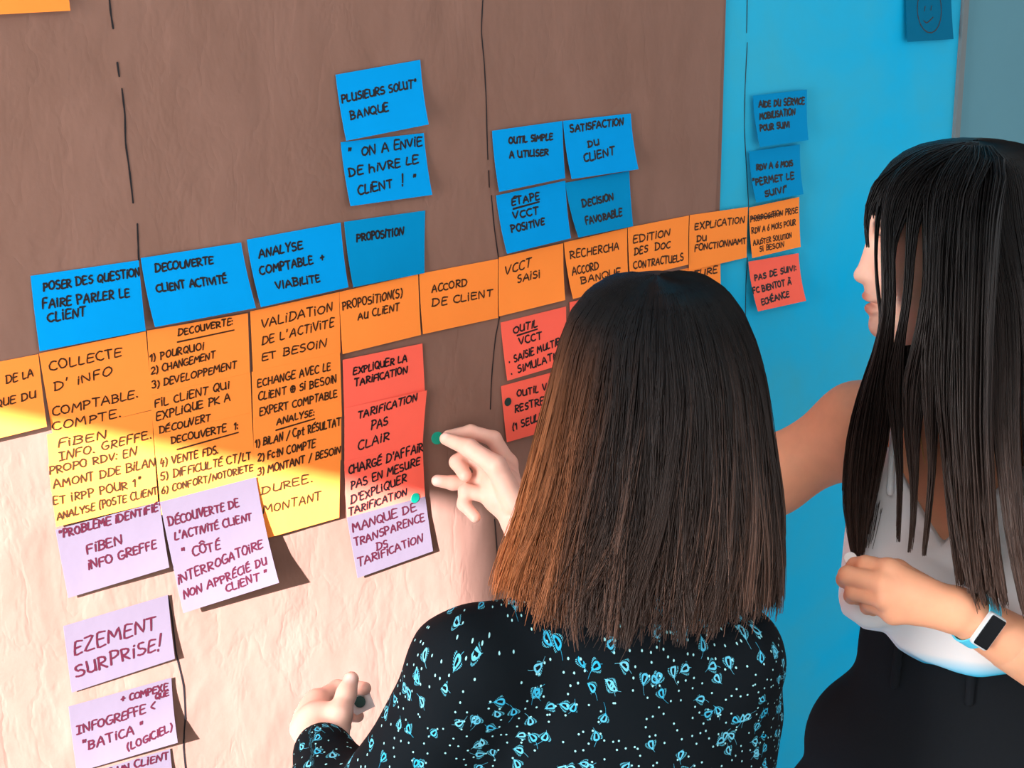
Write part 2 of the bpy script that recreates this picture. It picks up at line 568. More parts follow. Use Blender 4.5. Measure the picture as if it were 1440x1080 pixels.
B = dict(group=TL_BL, pen=2.7)
note('B1', 'blue sticky note reading poser des question, first of the blue row', M_BLUE, [(43, 388), (195, 366), (205, 465), (56, 494)],
     [('POSER DES QUESTiON', 61, 409, 196, 388, 13), ('FAiRE PARLER LE', 60, 434, 181, 417.5, 14), ('CLiENT', 67, 453, 119, 444, 14)], lift=(0.006, 0.004), **B)
note('B2', 'blue sticky note reading decouverte client activité, left side curling off the paper', M_BLUE, [(198, 363), (339, 341), (360, 433), (218, 460)],
     [('DECOUVERTE', 219, 383, 299, 371, 12), ('CLiENT ACTiViTÉ', 221, 411, 319.5, 398, 12)], layer=1, lift=(0.013, 0.010), **B)
note('B3', 'blue sticky note reading analyse comptable + viabilite', M_BLUE, [(347, 337), (479, 313), (490, 404), (367, 432)],
     [('ANALYSE', 365, 363, 425, 350, 13), ('COMPTABLE  +', 367, 387, 456, 367, 12), ('ViABiLiTE', 389, 407, 449, 396, 12)], lift=(0.012, 0.008), **B)
note('B4', 'darker blue sticky note with the single word proposition', M_BLUED, [(484, 312), (598, 296), (597, 384), (497, 404)],
     [('PROPOSiTiON', 502, 340, 567, 330, 12)], lift=(0.010, 0.003), **B)
note('B5', 'blue sticky note reading plusieurs solut banque, highest on the brown paper', M_BLUE, [(472, 105), (591, 84), (603, 175), (487, 198)],
     [('PLUSiEURS SOLUT°', 482, 144, 586, 122, 12), ('BANQUE', 494, 168, 546, 155.5, 13)], layer=1, lift=(0.008, 0.010), **B)
note('B6', 'blue sticky note reading on a envie, with an exclamation mark', M_BLUE, [(479, 200), (596, 187), (608, 274), (493, 290)],
     [('"  ON A ENViE', 491, 222, 594, 204, 14), ('DE hiVRE LE', 492, 248, 589, 229, 13), ('CLiENT  !  "', 504, 274, 585, 256, 13)], lift=(0.008, 0.008), **B)
note('B7', 'blue sticky note reading outil simple a utiliser, upper left of the block of four', M_BLUE, [(692, 184), (791, 170), (795, 250.5), (702, 270)],
     [('OUTiL SiMPLE', 716, 202, 777, 196, 10), ('A UTiLiSER', 717, 222, 771, 218, 10)], layer=1, lift=(0.008, 0.005), **B)
note('B8', 'bright blue sticky note reading satisfaction du client, upper right of the block of four', M_BLUE, [(792, 170), (887, 159.5), (898, 238), (804, 252)],
     [('SATiSFACTiON', 802.5, 186, 877, 175, 11), ('DU', 828, 207, 843, 203, 10), ('CLiENT', 822.5, 228, 864, 217, 12)], layer=2, lift=(0.010, 0.010), **B)
note('B9', 'blue sticky note reading étape vcct positive, lower left of the block of four', M_BLUE, [(697.5, 275), (795, 254), (803, 335), (713, 357)],
     [('ÉTAPE', 720, 289, 758.5, 280, 11), ('VCCT', 722.5, 308, 757, 301, 11), ('POSiTiVE', 720, 327, 766, 316, 11)], lift=(0.009, 0.008), extra=[[(722, 294), (758, 284)]], **B)
note('B10', 'darker blue sticky note reading decision favorable, lower right of the block of four', M_BLUED, [(795, 257), (885, 240.5), (890.5, 318), (813.5, 334)],
     [('DECiSiON', 820.5, 291, 863, 281, 11), ('FAVORABLE', 825, 316, 874.5, 303, 11)], lift=(0.013, 0.004), **B)
note('B11', 'blue sticky note reading aide du service, on the blue wall', M_BLUED, [(1059, 134.5), (1135, 126), (1137, 197), (1069, 207)],
     [('AiDE DU SERViCE', 1068, 151, 1132, 146, 10), ('MOBiLiSATiON', 1070, 168, 1119, 161, 10), ('POUR SUiVi', 1070, 184, 1111, 179, 9)], layer=1, lift=(0.010, 0.008), **B)
note('B12', 'blue sticky note reading rdv a 6 mois, directly above the last orange note', M_BLUED, [(1053.5, 213), (1125, 203), (1130, 273), (1063.6, 285)],
     [('RDV A 6 MOiS', 1065, 239.5, 1116, 233, 9), ('"PERMET LE', 1060, 261, 1118, 251, 10), ('SUiVi"', 1076, 277, 1107, 269, 9)], lift=(0.010, 0.010), **B)
face = [[(1307 + 17 * math.sin(math.radians(a)), 13 - 33 * math.cos(math.radians(a)) + 1.5 * math.sin(math.radians(a))) for a in range(-10, 356, 20)],
        [(1301, 9), (1300, 15)], [(1310, 8), (1309, 14)], [(1299, 29), (1303, 32), (1307, 29), (1312, 24)]]
note('B13', 'blue sticky note painted shaded with a drawn smiling face, at the top of the blue wall', M_BLUE_SHADE, [(1274, -20), (1337, -24), (1341, 55), (1276, 59)], [], lift=(0.004, 0.004), group=TL_BL, pen=1.6, extra=face)

O = dict(group=TL_OR, pen=2.1, ink=M_INKB)
note('O0', 'plain orange sticky note cut by the top left corner of the picture', M_ORANGE, [(-38, -56), (93, -62), (99, 15), (-32, 22)], [], lift=(0.008, 0.008), **O)
note('O1', 'orange sticky note reading de la ... que du, first of the row and half in sun', M_ORANGE, [(-80, 524), (54, 498), (66, 600), (-66, 632)],
     [('DE LA', 8, 540, 46, 529, 12), ('QUE DU', -8, 574, 50, 559, 12)], layer=0, lift=(0.004, 0.005), **O)
note('A1', 'orange sticky note reading collecte d info comptable', M_ORANGE, [(55, 497), (205, 466), (215, 576), (74, 610)],
     [('COLLECTE', 69, 521, 169, 500, 14), ("D' iNFO", 76, 549, 155, 527, 13), ('COMPTABLE.', 74, 585, 192, 558.6, 13), ('COMPTE.', 74, 606, 168, 586, 12)], layer=1, lift=(0.0004, 0.0004), **O)
note('A2', 'sunlit orange sticky note under collecte, two lines ending in greffe', M_ORANGE, [(66, 611), (214, 577), (217, 655), (72, 692)],
     [('FiBEN', 80.5, 629.5, 147, 616, 12), ('|NFO. GREFFE.', 83, 648, 212, 616, 13)], layer=2, lift=(0.0004, 0.0004), **O)
note('A3', 'sunlit orange sticky note reading propo rdv, lowest of the first column', M_ORANGE, [(68, 653), (216, 619), (222, 706), (79, 741)],
     [('PROPO RDV: EN', 69.5, 667, 190, 640, 12), ('AMONT DDE BiLAN', 75, 687, 217, 655, 13), ('ET iRPP POUR 1°', 75, 710, 196, 683, 13), ('ANALYSE (POSTE CLiENT', 80, 731, 221, 694, 12)], layer=3, lift=(0.0006, 0.0006), **O)
note('B_1', 'orange sticky note headed decouverte with pourquoi, changement, developpement', M_ORANGE, [(207, 465), (348.5, 440.5), (352, 540), (213, 569)],
     [('DECOUVERTE:', 249, 472.5, 326, 456, 10), ('1) POURQUOi', 211, 508, 284, 491, 11), ('2) CHANGEMENT', 212.5, 526, 301, 503, 11), ('3) DEVELOPPEMENT', 214, 546, 331, 517, 11)], layer=1, lift=(0.0004, 0.0004), extra=[[(248, 481), (328, 464)]], **O)
note('B_2', 'orange sticky note reading fil client qui explique pk a découvert', M_ORANGE, [(212, 556), (352, 524), (355, 610), (219, 645)],
     [('FiL CLiENT QUi', 217.5, 573, 321, 546, 12), ('EXPLiQUE PK A', 219.5, 591, 322, 563, 12), ('DÉCOUVERT', 224, 610, 294, 591, 11)], layer=2, lift=(0.0004, 0.0004), **O)
note('B_3', 'orange sticky note headed decouverte 1, half in sun, above a coral note painted sunlit', M_ORANGE, [(217, 612), (354, 580), (360, 690), (227, 724)],
     [('DECOUVERTE  1:', 240, 624, 334, 603, 11), ('4) VENTE FDS.', 225, 656, 305, 637, 12), ('5) DiFFiCULTÉ CT/LT', 225.5, 675, 352, 645, 12), ('6) CONFORT/NOTORiETE', 227, 694, 355, 661, 11)], layer=3, lift=(0.0006, 0.0006), extra=[[(248, 632), (334, 608)]], **O)
note('C1', 'orange sticky note reading validation de l activite et besoin', M_ORANGE, [(352, 438), (477, 410.5), (479, 496), (356, 524)],
     [('VALiDATiON', 367, 461, 467, 437, 13), ("DE L'ACTiViTE", 368, 485, 469, 458, 13), ('ET BESOiN', 368, 507, 458, 487, 12)], layer=1, lift=(0.0004, 0.0004), **O)
note('C2', 'orange sticky note reading echange avec le client si besoin', M_ORANGE, [(354, 523), (478, 495), (481, 586), (357, 616)],
     [('ECHANGE AVEC LE', 362, 544, 464, 520, 12), ('CLiENT @ Si BESOiN', 363, 563, 473, 537, 12), ('EXPERT COMPTABLE', 365, 584, 473, 558, 12)], layer=2, lift=(0.0004, 0.0004), **O)
note('C3', 'orange sticky note headed analyse with three numbered lines', M_ORANGE, [(356, 589), (480, 562), (480, 647), (358, 680)],
     [('ANALYSE:', 388, 597.5, 440, 584, 10), ('1) BiLAN / Cpt RÉSULTAT', 359, 629, 479, 597, 12), ('2) FctN COMPTE', 362, 649, 442, 628, 12), ('3) MONTANT / BESOiN', 362, 669, 478, 637, 12)], layer=3, lift=(0.0004, 0.0004), extra=[[(387, 605), (441, 589)]], **O)
note('C4', 'sunlit orange sticky note reading duree montant, lowest of its column', M_ORANGE, [(359, 674), (479, 641), (477, 728), (368, 759)],
     [('DUREE.', 367, 695, 438, 677, 12), ('MONTANT', 370, 722, 450, 703, 13)], layer=4, lift=(0.002, 0.001), **O)
note('D0', 'orange sticky note reading proposition(s) au client', M_ORANGE, [(477.5, 410.5), (588, 385.5), (592, 471), (482, 498)],
     [('PROPOSiTiON(S)', 482, 436, 565, 417, 13), ('AU CLiENT', 503, 450, 560, 436, 11)], layer=2, lift=(0.004, 0.003), **O)
note('E', 'orange sticky note reading accord de client', M_ORANGE, [(589.5, 385), (700.5, 364), (700.5, 447), (595, 470)],
     [('ACCORD', 607, 411, 655, 402, 11), ('DE CLiENT', 607.5, 431, 693, 416, 11)], layer=1, lift=(0.004, 0.002), **O)
note('F', 'orange sticky note reading vcct saisi', M_ORANGE, [(701.7, 362), (792, 342), (795, 422), (702, 445)],
     [('VCCT', 710, 387, 746, 375, 13), ('SAiSi', 727.5, 398, 759, 390, 12)], layer=2, lift=(0.003, 0.006), **O)
note('G', 'orange sticky note reading recherche accord banque, touching the top of the dark hair', M_ORANGE, [(793, 341), (882, 320.5), (884, 400), (806, 420.5)],
     [('RECHERCHA', 803, 364, 870, 351, 12), ('ACCORD', 806, 387, 842, 379, 12), ('BANQUE.', 818, 399, 876, 386, 11)], layer=1, lift=(0.010, 0.005), **O)
note('H', 'orange sticky note reading edition des doc contractuels', M_ORANGE, [(883, 320), (969, 303), (968, 372), (886, 392)],
     [('EDiTiON', 890.5, 342, 941, 331.6, 11), ('DES  DOC', 892, 358, 942, 348, 11), ('CONTRACTUELS', 891, 378, 961, 366, 11)], layer=2, lift=(0.002, 0.004), **O)
note('I', 'orange sticky note reading explication du fonctionnement, across the paper edge', M_ORANGE, [(970, 302.5), (1052, 291), (1050, 362), (969, 381)],
     [('EXPLiCATiON', 977, 323, 1047, 313, 10), ('DU', 980, 340, 993, 338, 9), ('FONCTiONNAMT', 977, 353, 1049, 342, 10)], layer=1, lift=(0.003, 0.003), **O)
note('J', 'orange sticky note half hidden by the dark head, ending in nature', M_ORANGE, [(931, 385), (1013, 367), (1015, 440), (940, 458)],
     [('SiGNATURE', 937, 397, 1008, 383, 10)], layer=0, lift=(0.003, 0.003), **O)
note('K', 'orange sticky note in small writing, last of the row, on the blue wall', M_ORANGE, [(1053.5, 292), (1124, 277), (1126, 347), (1058, 363)],
     [('PROPOSiTiON PRiSE', 1056, 312, 1122, 299, 9), ('RDV A 6 MOiS POUR', 1058, 328.6, 1119, 316, 9), ('AJUSTER SOLUTiON', 1060, 345, 1113, 334, 8), ('Si BESOiN', 1068, 354, 1102, 347, 8)], layer=2, lift=(0.006, 0.005), group=TL_OR, pen=1.7, ink=M_INKB,
     extra=[[(1056, 309), (1070, 304), (1084, 305), (1098, 299)], [(1056, 306), (1072, 307), (1086, 301), (1100, 301)]])

C = dict(group=TL_CO, pen=2.3)
note('D1', 'coral sticky note reading expliquer la tarification', M_CORAL, [(482, 506), (594, 483), (598, 560), (484.5, 588)],
     [('EXPLiQUER LA', 496, 527, 571, 508, 11), ('TARiFiCATiON', 498, 543, 572, 524, 11)], layer=1, lift=(0.0004, 0.0004), **C)
note('D2', 'coral sticky note reading tarification pas clair', M_CORAL, [(484.5, 574), (600.5, 549), (594, 634), (484.5, 662)],
     [('TARiFiCATiON', 503, 589, 586, 563, 12), ('PAS', 521, 605, 544, 597, 14), ('CLAiR', 503, 633, 546, 618, 13)], layer=2, lift=(0.0004, 0.0004), top=(0, 0.004), **C)
note('D3', "coral sticky note reading chargé d'affair, its lower edge in sun", M_CORAL, [(484, 649), (594, 622), (598, 706), (489, 735)],
     [("CHARGÉ D'AFFAiR", 490, 667, 594, 634, 13), ('PAS EN MESURE', 493, 688, 590, 653, 12), ("D'EXPLiQUER", 493, 709, 570, 677, 12), ('TARiFiCATiON', 490, 725, 571, 696, 11)], layer=3, lift=(0.0004, 0.0004), **C)
note('D4', 'coral sticky note painted sunlit reading manque de transparence, under the other coral ones', M_CORAL_LIT, [(488, 728), (598, 698), (609, 775), (503, 813)],
     [('MANQUE DE', 496, 748, 584, 718, 13), ('TRANSPARENCE', 498.6, 768, 596, 732, 12), ('DS', 529, 774, 544, 769, 11), ('TARiFiCATiON', 503, 797, 594, 761, 12)], layer=4, lift=(0.001, 0.002), group=TL_LIT, pen=2.0, ink=M_INKR)
note('L', 'coral sticky note reading pas de suivi, alone on the blue wall', M_CORAL, [(1052.6, 368), (1123, 356), (1133.6, 423), (1066, 438)],
     [('PAS DE SUiVi:', 1063, 395, 1121, 380, 9), ('FC BiENTOT À', 1061, 413, 1114, 400, 9), ('ECHÉANCE', 1072, 429, 1110, 417, 9)], layer=1, lift=(0.012, 0.012), **C)
note('M1', 'coral sticky note headed outil with two bullet lines, beside dark hair', M_CORAL, [(704, 453.6), (796, 431), (800, 510), (713.6, 535.5)],
     [('OUTiL', 722, 469, 755, 459, 11), ('VCCT', 730, 485, 762, 476, 11), ('· SAiSiE MULTiPLE', 716, 512, 799, 480, 11), ('· SiMULATiON', 719, 528, 796, 500, 11)], layer=0, lift=(0.004, 0.006), extra=[[(727, 472), (755, 463)]], **C)
note('M2', 'coral sticky note almost wholly hidden behind the dark haired head', M_CORAL, [(801, 425), (885, 405), (890, 480), (806, 502)], [], layer=0, lift=(0.004, 0.004), **C)
note('M3', 'coral sticky note reading outil vite restreint, with green dots on it', M_CORAL, [(704.7, 543), (797, 518), (801, 597), (713, 622)],
     [('OUTiL ViTE', 726.7, 558, 784, 545, 10), ('RESTREiNT', 724, 580, 782, 563, 11), ('(1 SEULE', 721, 605, 762, 590, 11)], layer=1, lift=(0.003, 0.004), **C)

L = dict(group=TL_LIT, ink=M_INKR)
note('L1', 'coral sticky note painted sunlit reading probleme identifié, under the first orange column', M_CORAL_LIT, [(78, 745), (224.5, 705.5), (238, 798), (96, 841)],
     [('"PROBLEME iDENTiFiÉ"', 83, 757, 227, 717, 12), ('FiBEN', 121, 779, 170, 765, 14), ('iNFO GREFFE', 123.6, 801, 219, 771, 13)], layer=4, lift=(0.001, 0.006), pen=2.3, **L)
note('L2', 'large coral sticky note painted sunlit lifting off the paper, reading côté interrogatoire', M_CORAL_LIT, [(225, 706), (360, 671), (392.5, 819.5), (258, 862)],
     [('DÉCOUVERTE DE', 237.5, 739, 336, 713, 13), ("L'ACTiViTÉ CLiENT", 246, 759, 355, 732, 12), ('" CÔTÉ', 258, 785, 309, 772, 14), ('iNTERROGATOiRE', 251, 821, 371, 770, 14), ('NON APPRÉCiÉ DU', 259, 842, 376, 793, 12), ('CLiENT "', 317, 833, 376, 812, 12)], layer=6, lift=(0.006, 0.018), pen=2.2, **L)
note('L3', 'coral sticky note painted sunlit reading surprise in big capitals', M_CORAL_LIT, [(89, 880.5), (236, 836.7), (246, 926.4), (101, 974)],
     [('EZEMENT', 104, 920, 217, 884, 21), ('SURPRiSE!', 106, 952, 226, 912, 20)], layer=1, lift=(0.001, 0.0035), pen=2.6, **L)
note('L4', 'coral sticky note painted sunlit with a word in quotation marks and logiciel in brackets', M_CORAL_LIT, [(96.4, 993.6), (241, 953), (250, 1044.4), (108, 1086)],
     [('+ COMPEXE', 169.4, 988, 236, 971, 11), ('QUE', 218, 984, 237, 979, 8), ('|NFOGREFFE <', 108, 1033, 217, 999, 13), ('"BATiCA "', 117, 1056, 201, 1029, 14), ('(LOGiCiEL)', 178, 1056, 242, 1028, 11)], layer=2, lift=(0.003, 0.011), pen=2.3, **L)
note('L5', 'coral sticky note painted sunlit cut by the bottom edge of the picture, ending in client', M_CORAL_LIT, [(108, 1092), (239, 1053), (250, 1146), (120, 1188)],
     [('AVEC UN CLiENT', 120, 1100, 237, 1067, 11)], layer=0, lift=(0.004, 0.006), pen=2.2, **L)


# marker lines that divide the paper into columns
def drawn_line(segs, lift, mat, parent, w=2.0):
    for pts in segs:
        V, F = [], []
        W = [on_wall(x, y, lift) for x, y in smooth_line(pts, 4)]
        ribbon([(p[0], p[2]) for p in W], w / 1050.0, V, F)
        mesh_obj('drawn_line', [(p[0], paper_y(p[0], p[1]) - 0.0005 if parent is PAPER else -lift, p[1]) for p in V], F, mat, parent, smooth=False)



drawn_line([[(153, -10), (156, 20), (159, 40)], [(164.5, 88), (167, 107)], [(171, 125), (175, 160), (176, 200), (181, 235), (187, 285)], [(193, 315), (194, 340), (195, 366)],
            [(236, 838), (241, 862), (248, 920), (258, 965), (260, 1010), (258, 1050), (262, 1090)]], 0.0045, M_INK, PAPER, 2.2)
drawn_line([[(680, -10), (677, 45), (681, 90), (684, 150), (686, 224)], [(687, 240), (688, 263)], [(691, 275), (695, 320), (701, 364)],
            [(702, 445), (697, 470), (692, 520), (689, 575)], [(695, 730), (699, 780), (700, 840)]], 0.0045, M_INK, PAPER, 1.9)
drawn_line([[(1051, -10), (1050, 46)], [(1051, 60), (1048, 120), (1047, 180), (1050, 240), (1053, 292)], [(1051, 362), (1049, 400), (1048, 470)]], 0.0006, M_INK, bpy.data.objects['wall_back'], 1.7)

# ------------------------------------------------------------------ round dot stickers
M_GREEN = mat_plain('green_sticker', (0.0, 0.20, 0.13), 0.45, 0.3)
M_DGREEN = mat_plain('dark_green_sticker', (0.003, 0.035, 0.03), 0.45, 0.3)
M_TEAL = mat_plain('grey_teal_sticker', (0.05, 0.11, 0.11), 0.45, 0.3)
M_BACK = mat_plain('sticker_backing', (0.62, 0.55, 0.54), 0.5, 0.3)


def disc(name, label, c, n, r, mat, th=0.0004, group=None):
    n = np.asarray(n, float); n /= np.linalg.norm(n)
    a = np.cross(n, [0, 0, 1.0]); a /= np.linalg.norm(a); b = np.cross(n, a)
    K = 28
    V = [n * h + r * s * (a * math.cos(2 * math.pi * i / K) + b * math.sin(2 * math.pi * i / K)) for h, s in ((0, 1), (th * .7, 1), (th, .95)) for i in range(K)]
    F = [tuple(range(2 * K, 3 * K)), tuple(range(K - 1, -1, -1))]
    for l in range(2):
        for i in range(K):
            j = (i + 1) % K
            F.append((l * K + i, l * K + j, l * K + K + j, l * K + K + i))
    o = mesh_obj(name, V, F, mat, smooth=False)
    o.location = c
    return tag(o, label, 'sticker', group)


def dot_on(key, px, py, r, mat, label):
    nt = NOTES[key]
    u, v = nt.uv(px, py)
    disc('dot_sticker', label, nt.S(u, v, 0.0006), (0, -1, 0), r, mat, group='round dot stickers')


dot_on('D3', 583, 700, 0.0072, M_GREEN, 'green dot sticker stuck at the foot of the coral column')
dot_on('M3', 714, 565, 0.0062, M_DGREEN, 'dark green dot sticker at the left edge of the restreint note')
dot_on('M3', 759, 600, 0.0062, M_TEAL, 'grey-green dot sticker half covered by hair')


# ------------------------------------------------------------------ soft bodies: signed distance fields meshed by surface nets
class Sdf:
    def __init__(self):
        self.p = []

    def cap(self, a, b, ra, rb=None, k=0.012, sub=False):
        self.p.append(('c', np.asarray(a, float), np.asarray(b, float), ra, ra if rb is None else rb, k, sub)); return self

    def ell(self, c, radii, axes=None, k=0.012, sub=False):
        self.p.append(('e', np.asarray(c, float), np.asarray(radii, float), np.eye(3) if axes is None else np.asarray(axes, float), None, k, sub)); return self

    def chain(self, pts, rad, k=0.01):
        for i in range(len(pts) - 1):
            self.cap(pts[i], pts[i + 1], rad[i], rad[i + 1], k)
        return self

    def bounds(self):
        lo, hi = np.full(3, 1e9), np.full(3, -1e9)
        for q in self.p:
            if q[6]: continue
            if q[0] == 'c':
                r = max(q[3], q[4])
                lo = np.minimum(lo, np.minimum(q[1], q[2]) - r); hi = np.maximum(hi, np.maximum(q[1], q[2]) + r)
            else:
                r = np.abs(q[3]) .T @ q[2]
                lo = np.minimum(lo, q[1] - r); hi = np.maximum(hi, q[1] + r)
        return lo, hi

    def mesh(self, h, lo=None, hi=None, inflate=0.0, clip=None):
        l0, h0 = self.bounds()
        pad = 3 * h + inflate
        lo = l0 - pad if lo is None else np.maximum(np.asarray(lo, float), l0 - pad)
        hi = h0 + pad if hi is None else np.minimum(np.asarray(hi, float), h0 + pad)
        n = np.ceil((hi - lo) / h).astype(int) + 1
        ax = [lo[i] + h * np.arange(n[i]) for i in range(3)]
        D = np.full(tuple(n), 0.06)
        for q in self.p:
            k = q[5]
            if q[0] == 'c':
                r = max(q[3], q[4])
                bl, bh = np.minimum(q[1], q[2]) - r, np.maximum(q[1], q[2]) + r
            else:
                r = np.abs(q[3]).T @ q[2]
                bl, bh = q[1] - r, q[1] + r
            m = k + 2.5 * h + inflate + 0.004
            sl = []
            for i in range(3):
                a = max(0, int(math.floor((bl[i] - m - lo[i]) / h))); b = min(n[i], int(math.ceil((bh[i] + m - lo[i]) / h)) + 1)
                sl.append(slice(a, b))
            if any(s.start >= s.stop for s in sl): continue
            X, Y, Z = np.meshgrid(ax[0][sl[0]], ax[1][sl[1]], ax[2][sl[2]], indexing='ij')
            P = np.stack([X, Y, Z], -1)
            if q[0] == 'c':
                ab = q[2] - q[1]
                L2 = ab @ ab
                t = np.clip(((P - q[1]) @ ab) / L2, 0, 1) if L2 > 1e-12 else np.zeros(P.shape[:3])
                d = np.linalg.norm(P - q[1] - t[..., None] * ab, axis=-1) - (q[3] + (q[4] - q[3]) * t)
            else:
                L = (P - q[1]) @ q[3].T
                k0 = np.linalg.norm(L / q[2], axis=-1)
                k1 = np.linalg.norm(L / (q[2] ** 2), axis=-1)
                d = np.where(k1 > 1e-9, k0 * (k0 - 1) / np.maximum(k1, 1e-9), -q[2].min())
            A = D[tuple(sl)]
            kk = max(k, 1e-5)
            if q[6]:
                hh = np.maximum(kk - np.abs(A + d), 0) / kk
                D[tuple(sl)] = np.maximum(A, -d) + hh * hh * kk * 0.25
            else:
                hh = np.maximum(kk - np.abs(A - d), 0) / kk
                D[tuple(sl)] = np.minimum(A, d) - hh * hh * kk * 0.25
        D = D - inflate
        if clip is not None:
            X, Y, Z = np.meshgrid(*ax, indexing='ij')
            D = np.maximum(D, clip(np.stack([X, Y, Z], -1).reshape(-1, 3)).reshape(D.shape))
        return surface_nets(D, lo, h)


def surface_nets(D, lo, h):
    neg = D < 0
    c = np.zeros(tuple(s - 1 for s in D.shape), np.int8)
    for i in (0, 1):
        for j in (0, 1):
            for k in (0, 1):
                c += neg[i:D.shape[0] - 1 + i, j:D.shape[1] - 1 + j, k:D.shape[2] - 1 + k]
    act = (c > 0) & (c < 8)
    I = np.argwhere(act)
    idx = np.full(act.shape, -1, np.int64)
    idx[act] = np.arange(len(I))
    acc = np.zeros((len(I), 3)); cnt = np.zeros(len(I))
    cor = [(i, j, k) for i in (0, 1) for j in (0, 1) for k in (0, 1)]
    for a in cor:
        for b in cor:
            if sum(abs(a[q] - b[q]) for q in range(3)) == 1 and a < b:
                va = D[I[:, 0] + a[0], I[:, 1] + a[1], I[:, 2] + a[2]]
                vb = D[I[:, 0] + b[0], I[:, 1] + b[1], I[:, 2] + b[2]]
                mk = (va < 0) != (vb < 0)
                t = np.where(mk, va / np.where(mk, va - vb, 1), 0)
                p = np.array(a) + t[:, None] * (np.array(b) - np.array(a))
                acc += np.where(mk[:, None], p, 0); cnt += mk
    V = lo + h * (I + acc / cnt[:, None])
    F = []
    for ax in range(3):
        s0 = [slice(None)] * 3; s1 = [slice(None)] * 3
        s0[ax] = slice(0, -1); s1[ax] = slice(1, None)
        A, Bn = neg[tuple(s0)], neg[tuple(s1)]
        E = np.argwhere(A != Bn)
        u, v = (ax + 1) % 3, (ax + 2) % 3
        ok = (E[:, u] > 0) & (E[:, v] > 0) & (E[:, u] < D.shape[u] - 1) & (E[:, v] < D.shape[v] - 1)
        E = E[ok]
        ins = A[E[:, 0], E[:, 1], E[:, 2]]
        q = []
        for du, dv in ((0, 0), (-1, 0), (-1, -1), (0, -1)):
            e = E.copy(); e[:, u] += du; e[:, v] += dv
            q.append(idx[e[:, 0], e[:, 1], e[:, 2]])
        q = np.stack(q, 1)
        q[~ins] = q[~ins][:, ::-1]
        F.append(q)
    F = np.concatenate(F)
    return V, F[(F >= 0).all(1)]


def join(*parts):
    V, F, b = [], [], 0
    for v, f in parts:
        V.append(v); F.append(f + b); b += len(v)
    return np.concatenate(V), np.concatenate(F)


def vnormals(V, F):
    n = np.cross(V[F[:, 2]] - V[F[:, 0]], V[F[:, 3]] - V[F[:, 1]])
    N = np.zeros_like(V)
    for i in range(4):
        np.add.at(N, F[:, i], n)
    return N / np.maximum(np.linalg.norm(N, axis=1), 1e-12)[:, None]


def set_cols(o, C, name='tint'):
    at_ = o.data.color_attributes.new(name, 'FLOAT_COLOR', 'POINT')
    C4 = np.ones((len(C), 4), np.float32); C4[:, :3] = C
    at_.data.foreach_set('color', C4.ravel())


def cut(V, F, keep):
    """drop the faces whose vertices are not all kept, and compact"""
    f = F[keep[F].all(1)]
    used = np.unique(f)
    m = np.full(len(V), -1); m[used] = np.arange(len(used))
    return V[used], m[f]


def mat_skin():
    t = NT('skin')
    a = t.n('ShaderNodeAttribute'); a.attribute_name = 'tint'
    o = t.obj()
    f = t.noise(o, 60, 4)
    hs = t.n('ShaderNodeHueSaturation')
    t.link(a.outputs['Color'], hs.inputs['Color'])
    mr = t.n('ShaderNodeMapRange'); mr.inputs[3].default_value = 0.92; mr.inputs[4].default_value = 1.08
    t.link(f, mr.inputs[0]); t.link(mr.outputs[0], hs.inputs['Value'])
    t.link(hs.outputs[0], t.b.inputs['Base Color'])
    t.b.inputs['Roughness'].default_value = 0.5
    t.b.inputs['Specular IOR Level'].default_value = 0.35
    t.b.inputs['Subsurface Weight'].default_value = 0.15
    t.b.inputs['Subsurface Radius'].default_value = (0.008, 0.003, 0.0015)
    t.b.inputs['Subsurface Scale'].default_value = 1.0
    t.bump(t.noise(o, 420, 3), 0.08, 0.0006)
    return t.m


def mat_hair():
    t = NT('hair')
    a = t.n('ShaderNodeAttribute'); a.attribute_name = 'tint'
    t.link(a.outputs['Color'], t.b.inputs['Base Color'])
    t.b.inputs['Roughness'].default_value = 0.38
    t.b.inputs['Specular IOR Level'].default_value = 0.16
    return t.m


M_SKIN = mat_skin()
M_HAIR = mat_hair()
M_NAVY = mat_plain('black_trouser_cloth', (0.010, 0.012, 0.015), 0.9, 0.12, 0.15, 300)
M_SHOE = mat_plain('black_shoe_leather', (0.012, 0.011, 0.011), 0.4, 0.4)


def tubes(S, R, C, sides=3):
    """S (n,k,3) strand points, R (n,k) radii, C (n,k,3) colours -> verts, quads, colours"""
    n, k, _ = S.shape
    T = np.gradient(S, axis=1)
    T /= np.maximum(np.linalg.norm(T, axis=2, keepdims=True), 1e-9)
    ref = np.broadcast_to(FH + 0.15 * RH, T.shape)
    A = np.cross(T, ref); A /= np.maximum(np.linalg.norm(A, axis=2, keepdims=True), 1e-9)
    Bv = np.cross(T, A)
    V = np.empty((n, k, sides, 3))
    for s in range(sides):
        a = 2 * math.pi * s / sides
        V[:, :, s] = S + R[..., None] * (math.cos(a) * A + math.sin(a) * Bv)
    idx = np.arange(n * k * sides).reshape(n, k, sides)
    Q = np.stack([idx[:, :-1], np.roll(idx, -1, 2)[:, :-1], np.roll(idx, -1, 2)[:, 1:], idx[:, 1:]], -1).reshape(-1, 4)
    CC = np.repeat(C[:, :, None, :], sides, 2).reshape(-1, 3)
    return V.reshape(-1, 3), Q, CC


def interp_rows(rows, y):
    """rows: list of tuples, first item the key; linear interpolation of the rest with smoothing"""
    R = np.array(rows, float)
    return [np.interp(y, R[:, 0], R[:, i]) for i in range(1, R.shape[1])]


